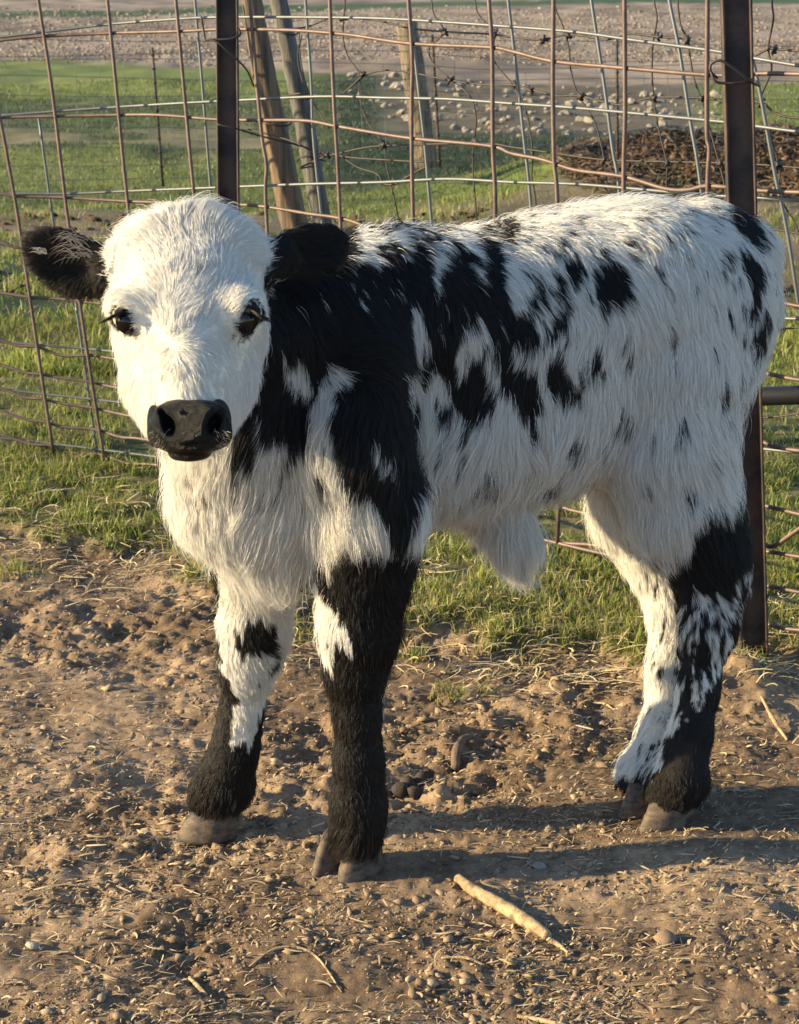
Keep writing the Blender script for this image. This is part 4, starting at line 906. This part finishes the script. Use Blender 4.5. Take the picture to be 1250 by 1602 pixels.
# colour
mid = PT[:, 3]; mx_, my_ = proj(mid)
blk = pattern(HP, hx_ * .45 + mx_ * .55, hy_ * .45 + my_ * .55, HG)
soft = RNG.random(NH) < .04; blk = np.where(soft & (HG == 0), 1 - blk, blk) if False else blk
blk = np.where(hface & (em < 1.35) & front[keep], 1, blk)
for sx_, sy_, sr_ in ((213, 492, 4), (215, 516, 4), (209, 523, 5), (218, 524, 3), (350, 493, 3), (358, 523, 4), (375, 528, 6), (311, 430, 5), (297, 345, 5), (185, 480, 4)):
    blk = np.where(hface & (((hx_ - sx_) / sr_) ** 2 + ((hy_ - sy_) / (sr_ * 1.3)) ** 2 < 1) & (RNG.random(NH) < (.35 if sr_ == 5 and sy_ < 450 else .8)), 1, blk)
rv = RNG.random((NH, 1))
white = C(.82, .785, .72) * (.80 + .24 * rv); black = C(.0125, .0105, .0098) * (.6 + .9 * rv)
brown = C(.020, .013, .009) * (.6 + .8 * rv)
low = sstep(880, 1000, hy_)[:, None] * .5 + (hy_ > 1195)[:, None] * .45 * ((hx_ < 440) | (hx_ > 940))[:, None] + (sstep(1240, 1320, hy_) * .5)[:, None]
low = np.clip(low + .5 * ((HG == 2) & (hx_ < 300))[:, None], 0, 1)
black = black * (1 - low) + brown * low
dirt_ = (sstep(1150, 1300, hy_) * .5)[:, None]
hc_ = white * (1 - blk[:, None]) + black * blk[:, None]
# long pale hairs inside the ears
# fur curves
hr = np.where(hface, .00018, .00024) * (.8 + .5 * RNG.random(NH)); hr = np.where(facing[ti][keep] < -.25, hr * 1.9, hr)
def curves(name, pts, col, rad, parent, label=None, tip=.12):
    n, k_ = pts.shape[:2]
    hcv = bpy.data.hair_curves.new(name); hcv.add_curves([k_] * n)
    hcv.position_data.foreach_set('vector', pts.astype(np.float32).ravel())
    ra = hcv.attributes.get('radius') or hcv.attributes.new('radius', 'FLOAT', 'POINT')
    prof = 1 - (1 - tip) * np.linspace(0, 1, k_) ** 1.6
    ra.data.foreach_set('value', (rad[:, None] * prof[None]).astype(np.float32).ravel())
    a = hcv.attributes.new('col', 'FLOAT_COLOR', 'CURVE'); c4 = np.ones((n, 4), np.float32); c4[:, :3] = col; a.data.foreach_set('color', c4.ravel())
    hcv.materials.append(M_fur); o = bpy.data.objects.new(name, hcv); COL.objects.link(o); o.parent = parent
    o.matrix_parent_inverse = parent.matrix_basis.inverted(); return o
coat = curves('coat', PT, hc_, hr, calf)
# ear fringes: long pale hairs across the dark ear
ep = []; ec = []
def strand(x0, y0, x1, y1, Y0, Y1, bend, n=K):
    a, b_ = P(x0, y0, Y0), P(x1, y1, Y1); t = np.linspace(0, 1, n)[:, None]; q_ = a * (1 - t) + b_ * t
    q_[:, 2] += bend * np.sin(t[:, 0] * 3.14) ; return q_
for i in range(60):
    x0 = random.uniform(112, 150); y0 = random.uniform(365, 405)
    ep.append(strand(x0, y0, x0 - random.uniform(18, 42), y0 + random.uniform(-16, 18), 2.10, 2.095, random.uniform(.002, .008))); ec.append((.45, .38, .30))
for i in range(24):
    x0 = random.uniform(58, 75); y0 = random.uniform(390, 398)
    ep.append(strand(x0, y0, x0 - random.uniform(6, 18), y0 + random.uniform(-5, 2), 2.10, 2.09, .002)); ec.append((.6, .55, .5))
curves('ear_hair', np.array(ep), np.array(ec) * RNG.uniform(.5, 1.1, (len(ec), 1)), np.full(len(ep), .00026), calf)
# ---- eyes ---------------------------------------------------------------
def ball(name, c_, r, mtl, parent, sc=(1, 1, 1), seg=32, tilt=0):
    bm = bmesh.new(); bmesh.ops.create_uvsphere(bm, u_segments=seg, v_segments=seg // 2, radius=1)
    v = np.array([x.co[:] for x in bm.verts]) * np.array(sc) * r; ct, st = math.cos(tilt), math.sin(tilt); v = np.stack([v[:, 0] * ct - v[:, 2] * st, v[:, 1], v[:, 0] * st + v[:, 2] * ct], -1) + c_; f = [[y.index for y in x.verts] for x in bm.faces]; bm.free()
    me = bpy.data.meshes.new(name); me.from_pydata(v.tolist(), [], f); me.materials.append(mtl); me.polygons.foreach_set('use_smooth', [True] * len(f))
    o = bpy.data.objects.new(name, me); COL.objects.link(o); o.parent = parent; o.matrix_parent_inverse = parent.matrix_basis.inverted(); return o
for ex_, ey_, sgn in ((198, 503, -1), (386, 502, 1)):
    rr_ = np.hypot(vpx - ex_, vpy - ey_); sm_ = (rr_ > 12) & (rr_ < 19) & (V[:, 1] < 2.09) & (VG != 2); yy_ = V[sm_, 1]; print('eye skin', ex_, np.percentile(yy_, [0, 10, 25, 50, 75, 100]), flush=True)
    SY = float(np.percentile(yy_, 12)) + .001
    c_ = P(ex_, ey_, SY + .0052); s_ = float(S(c_))
    ball('eye', c_, 1, M_eye, calf, (17 * s_, 17 * s_, 21 * s_), tilt=-sgn * .38)
    # lids: dark rims above and below
    b = MB()
    def lidp(a, k_): # a: angle round the eye, tilted outwards at the top
        x = 12.5 * k_ * math.cos(a); y_ = 16.5 * k_ * math.sin(a); th = -sgn * .38
        return ex_ + x * math.cos(th) - y_ * math.sin(th), ey_ - (x * math.sin(th) + y_ * math.cos(th))
    tube(b, [P(*lidp(a, .98), SY - .0050 + .005 * abs(math.cos(a))) for a in np.linspace(R(-10), R(190), 9)], [.0012, .0026, .0032, .0026, .0012], 8, 5)
    tube(b, [P(*lidp(a, 1.0), SY - .0040 + .005 * abs(math.cos(a))) for a in np.linspace(R(185), R(355), 9)], [.0012, .0015, .0017, .0015, .0012], 8, 5)
    b.build('eyelid', M_nosedry, calf)
    lp = []
    for i in range(70):
        t = random.random() ** .7; x0 = ex_ + sgn * (3 + 14 * t); y0 = ey_ - 17 + 9 * t + random.uniform(-1.5, 1.5); l = random.uniform(.7, 1.1)
        a = P(x0, y0, SY - .006); m_ = P(x0 + sgn * 10 * l + random.uniform(-2, 2), y0 + 1 * l, SY - .014); e_ = P(x0 + sgn * (19 + 5 * t) * l + random.uniform(-3, 3), y0 + 12 * l + random.uniform(-3, 3), SY - .016)
        tq = np.linspace(0, 1, K)[:, None]; lp.append((1 - tq) ** 2 * a + 2 * tq * (1 - tq) * m_ + tq ** 2 * e_)
    lp = np.array(lp); curves('eyelashes', lp, np.tile(C(.008, .007, .007), (len(lp), 1)), np.full(len(lp), .0005), calf)
# ---- muzzle -------------------------------------------------------------
VOX2 = .0022; mB0 = P(297, 672, 1.95) - np.array((.075, .06, .055)); mN = np.array((68, 52, 50))
ax2 = [mB0[i] + VOX2 * np.arange(mN[i]) for i in range(3)]; MX, MY, MZ = np.meshgrid(*ax2, indexing='ij'); mp_ = np.stack([MX, MY, MZ], -1)
def e2(px, py, Y, rx, ry, rz, tilt=0):
    c_ = P(px, py, Y); s_ = float(S(c_)); a = R(tilt); q_ = mp_ - c_
    x_ = q_[..., 0] * math.cos(a) + q_[..., 2] * math.sin(a); z_ = -q_[..., 0] * math.sin(a) + q_[..., 2] * math.cos(a)
    w_ = np.stack([x_ / (rx * s_), q_[..., 1] / (ry * s_), z_ / (rz * s_)], -1); r_ = np.array((rx, ry, rz)) * s_
    k0 = np.linalg.norm(w_, axis=-1); k1 = np.linalg.norm(w_ / r_, axis=-1) + 1e-9; return k0 * (k0 - 1) / k1
m_ = e2(297, 668, 1.942, 54, 42, 36)
m_ = smin(m_, e2(262, 672, 1.940, 30, 34, 32, 0), .012); m_ = smin(m_, e2(334, 672, 1.940, 29, 34, 32, 0), .012)
m_ = smin(m_, e2(274, 641, 1.936, 30, 24, 15, 6), .008); m_ = smin(m_, e2(322, 641, 1.936, 30, 24, 15, -6), .008)
m_ = smin(m_, e2(297, 690, 1.935, 40, 30, 18), .01)
m_ = smin(m_, e2(345, 650, 1.955, 16, 22, 26, 10), .006); m_ = smin(m_, e2(244, 665, 1.955, 13, 22, 34, 6), .006)
mc = e2(296, 709, 1.945, 34, 30, 12); m_ = smin(m_, mc, .004)
def sub2(a, b, k): return -smin(-a, b, k)
m_ = sub2(m_, e2(262, 668, 1.912, 10, 42, 17, 22), .006); m_ = sub2(m_, e2(333, 667, 1.912, 10, 42, 17, -22), .006)
m_ = sub2(m_, e2(251, 650, 1.916, 6, 34, 14, 35), .004); m_ = sub2(m_, e2(346, 649, 1.916, 6, 34, 14, -35), .004)
m_ = smin(m_, e2(243, 683, 1.945, 10, 22, 16), .006); m_ = smin(m_, e2(351, 680, 1.945, 10, 22, 16), .006)
# mouth line
m_ = sub2(m_, e2(296, 700, 1.905, 40, 22, 2.2), .004)
m_ = m_ + (fbm(MX * 260, MY * 260, MZ * 260, o=2, s=99) - .5) * .0016 + (fbm(MX * 70, MY * 70, MZ * 70, o=2, s=98) - .5) * .0016
V2, Q2 = surface_nets(blur(m_.astype(np.float32)), mB0, VOX2)
mk('muzzle', V2, Q2, M_nose, calf)
# a few pale whiskers
wk = []
for i in range(70):
    x0 = 297 + random.choice((-1, 1)) * random.uniform(30, 58); y0 = random.uniform(670, 715); sg = 1 if x0 > 297 else -1
    wk.append(strand(x0, y0, x0 + sg * random.uniform(4, 16), y0 + random.uniform(0, 16), 1.925, 1.915, .001))
curves('whiskers', np.array(wk), np.tile(C(.5, .42, .33), (len(wk), 1)), np.full(len(wk), .00018), calf)
# ---- hooves -------------------------------------------------------------
def claw(parent, tx, ty, hxp, hyp, wpx, hpx, zoff=0.0, topback=.55):
    """toe tip and heel given on the ground; one half of a cloven hoof"""
    toe, heel = G(tx, ty), G(hxp, hyp); f = toe - heel; L = np.linalg.norm(f); f /= L; sd_ = np.array((-f[1], f[0], 0.)); s_ = float(S(toe)); w = wpx * s_ / 2; h = hpx * s_
    z0 = max(zt(toe[0], toe[1]), zt(heel[0], heel[1])) - .004 + zoff; rings = 9; n = 20; v = []
    for i in range(rings + 1):
        t = i / rings; zz = z0 + h * t
        bulge = 1 + .05 * math.sin(t * 3.14) - .008 * (i % 2)
        for j in range(n):
            a = 2 * math.pi * j / n; x = math.cos(a); y_ = math.sin(a)
            lx = (x * .5 + .5); taper = (1 - .66 * max(0, lx - .40) ** 1.3) * bulge
            fwd = lx * L * (1 - .30 * t) + .02 * L * t; v.append(heel + f * fwd + sd_ * (y_ * w * taper * (1 - .10 * t)) + np.array((0, 0, zz - heel[2])))
    v = np.array(v) + RNG.normal(0, .0005, (len(v), 3)); v = np.vstack([v, v[:n].mean(0), v[-n:].mean(0) + (0, 0, .003)])
    q = [[i * n + j, i * n + (j + 1) % n, (i + 1) * n + (j + 1) % n, (i + 1) * n + j] for i in range(rings) for j in range(n)]
    b0 = (rings + 1) * n; tr = [[b0, (j + 1) % n, j] for j in range(n)] + [[b0 + 1, rings * n + j, rings * n + (j + 1) % n] for j in range(n)]
    b = MB(); b.add(v, q, tr); return b.build('hoof', M_hoof, parent)
claw(calf, 531, 1381, 590, 1345, 62, 60); claw(calf, 487, 1371, 552, 1334, 46, 56)
claw(calf, 272, 1307, 372, 1300, 58, 46); claw(calf, 290, 1293, 376, 1286, 44, 46)
claw(calf, 1000, 1302, 1070, 1284, 58, 48); claw(calf, 1024, 1286, 1085, 1270, 40, 46)
claw(calf, 968, 1284, 1022, 1268, 38, 52, topback=.5); claw(calf, 986, 1270, 1040, 1256, 34, 50)
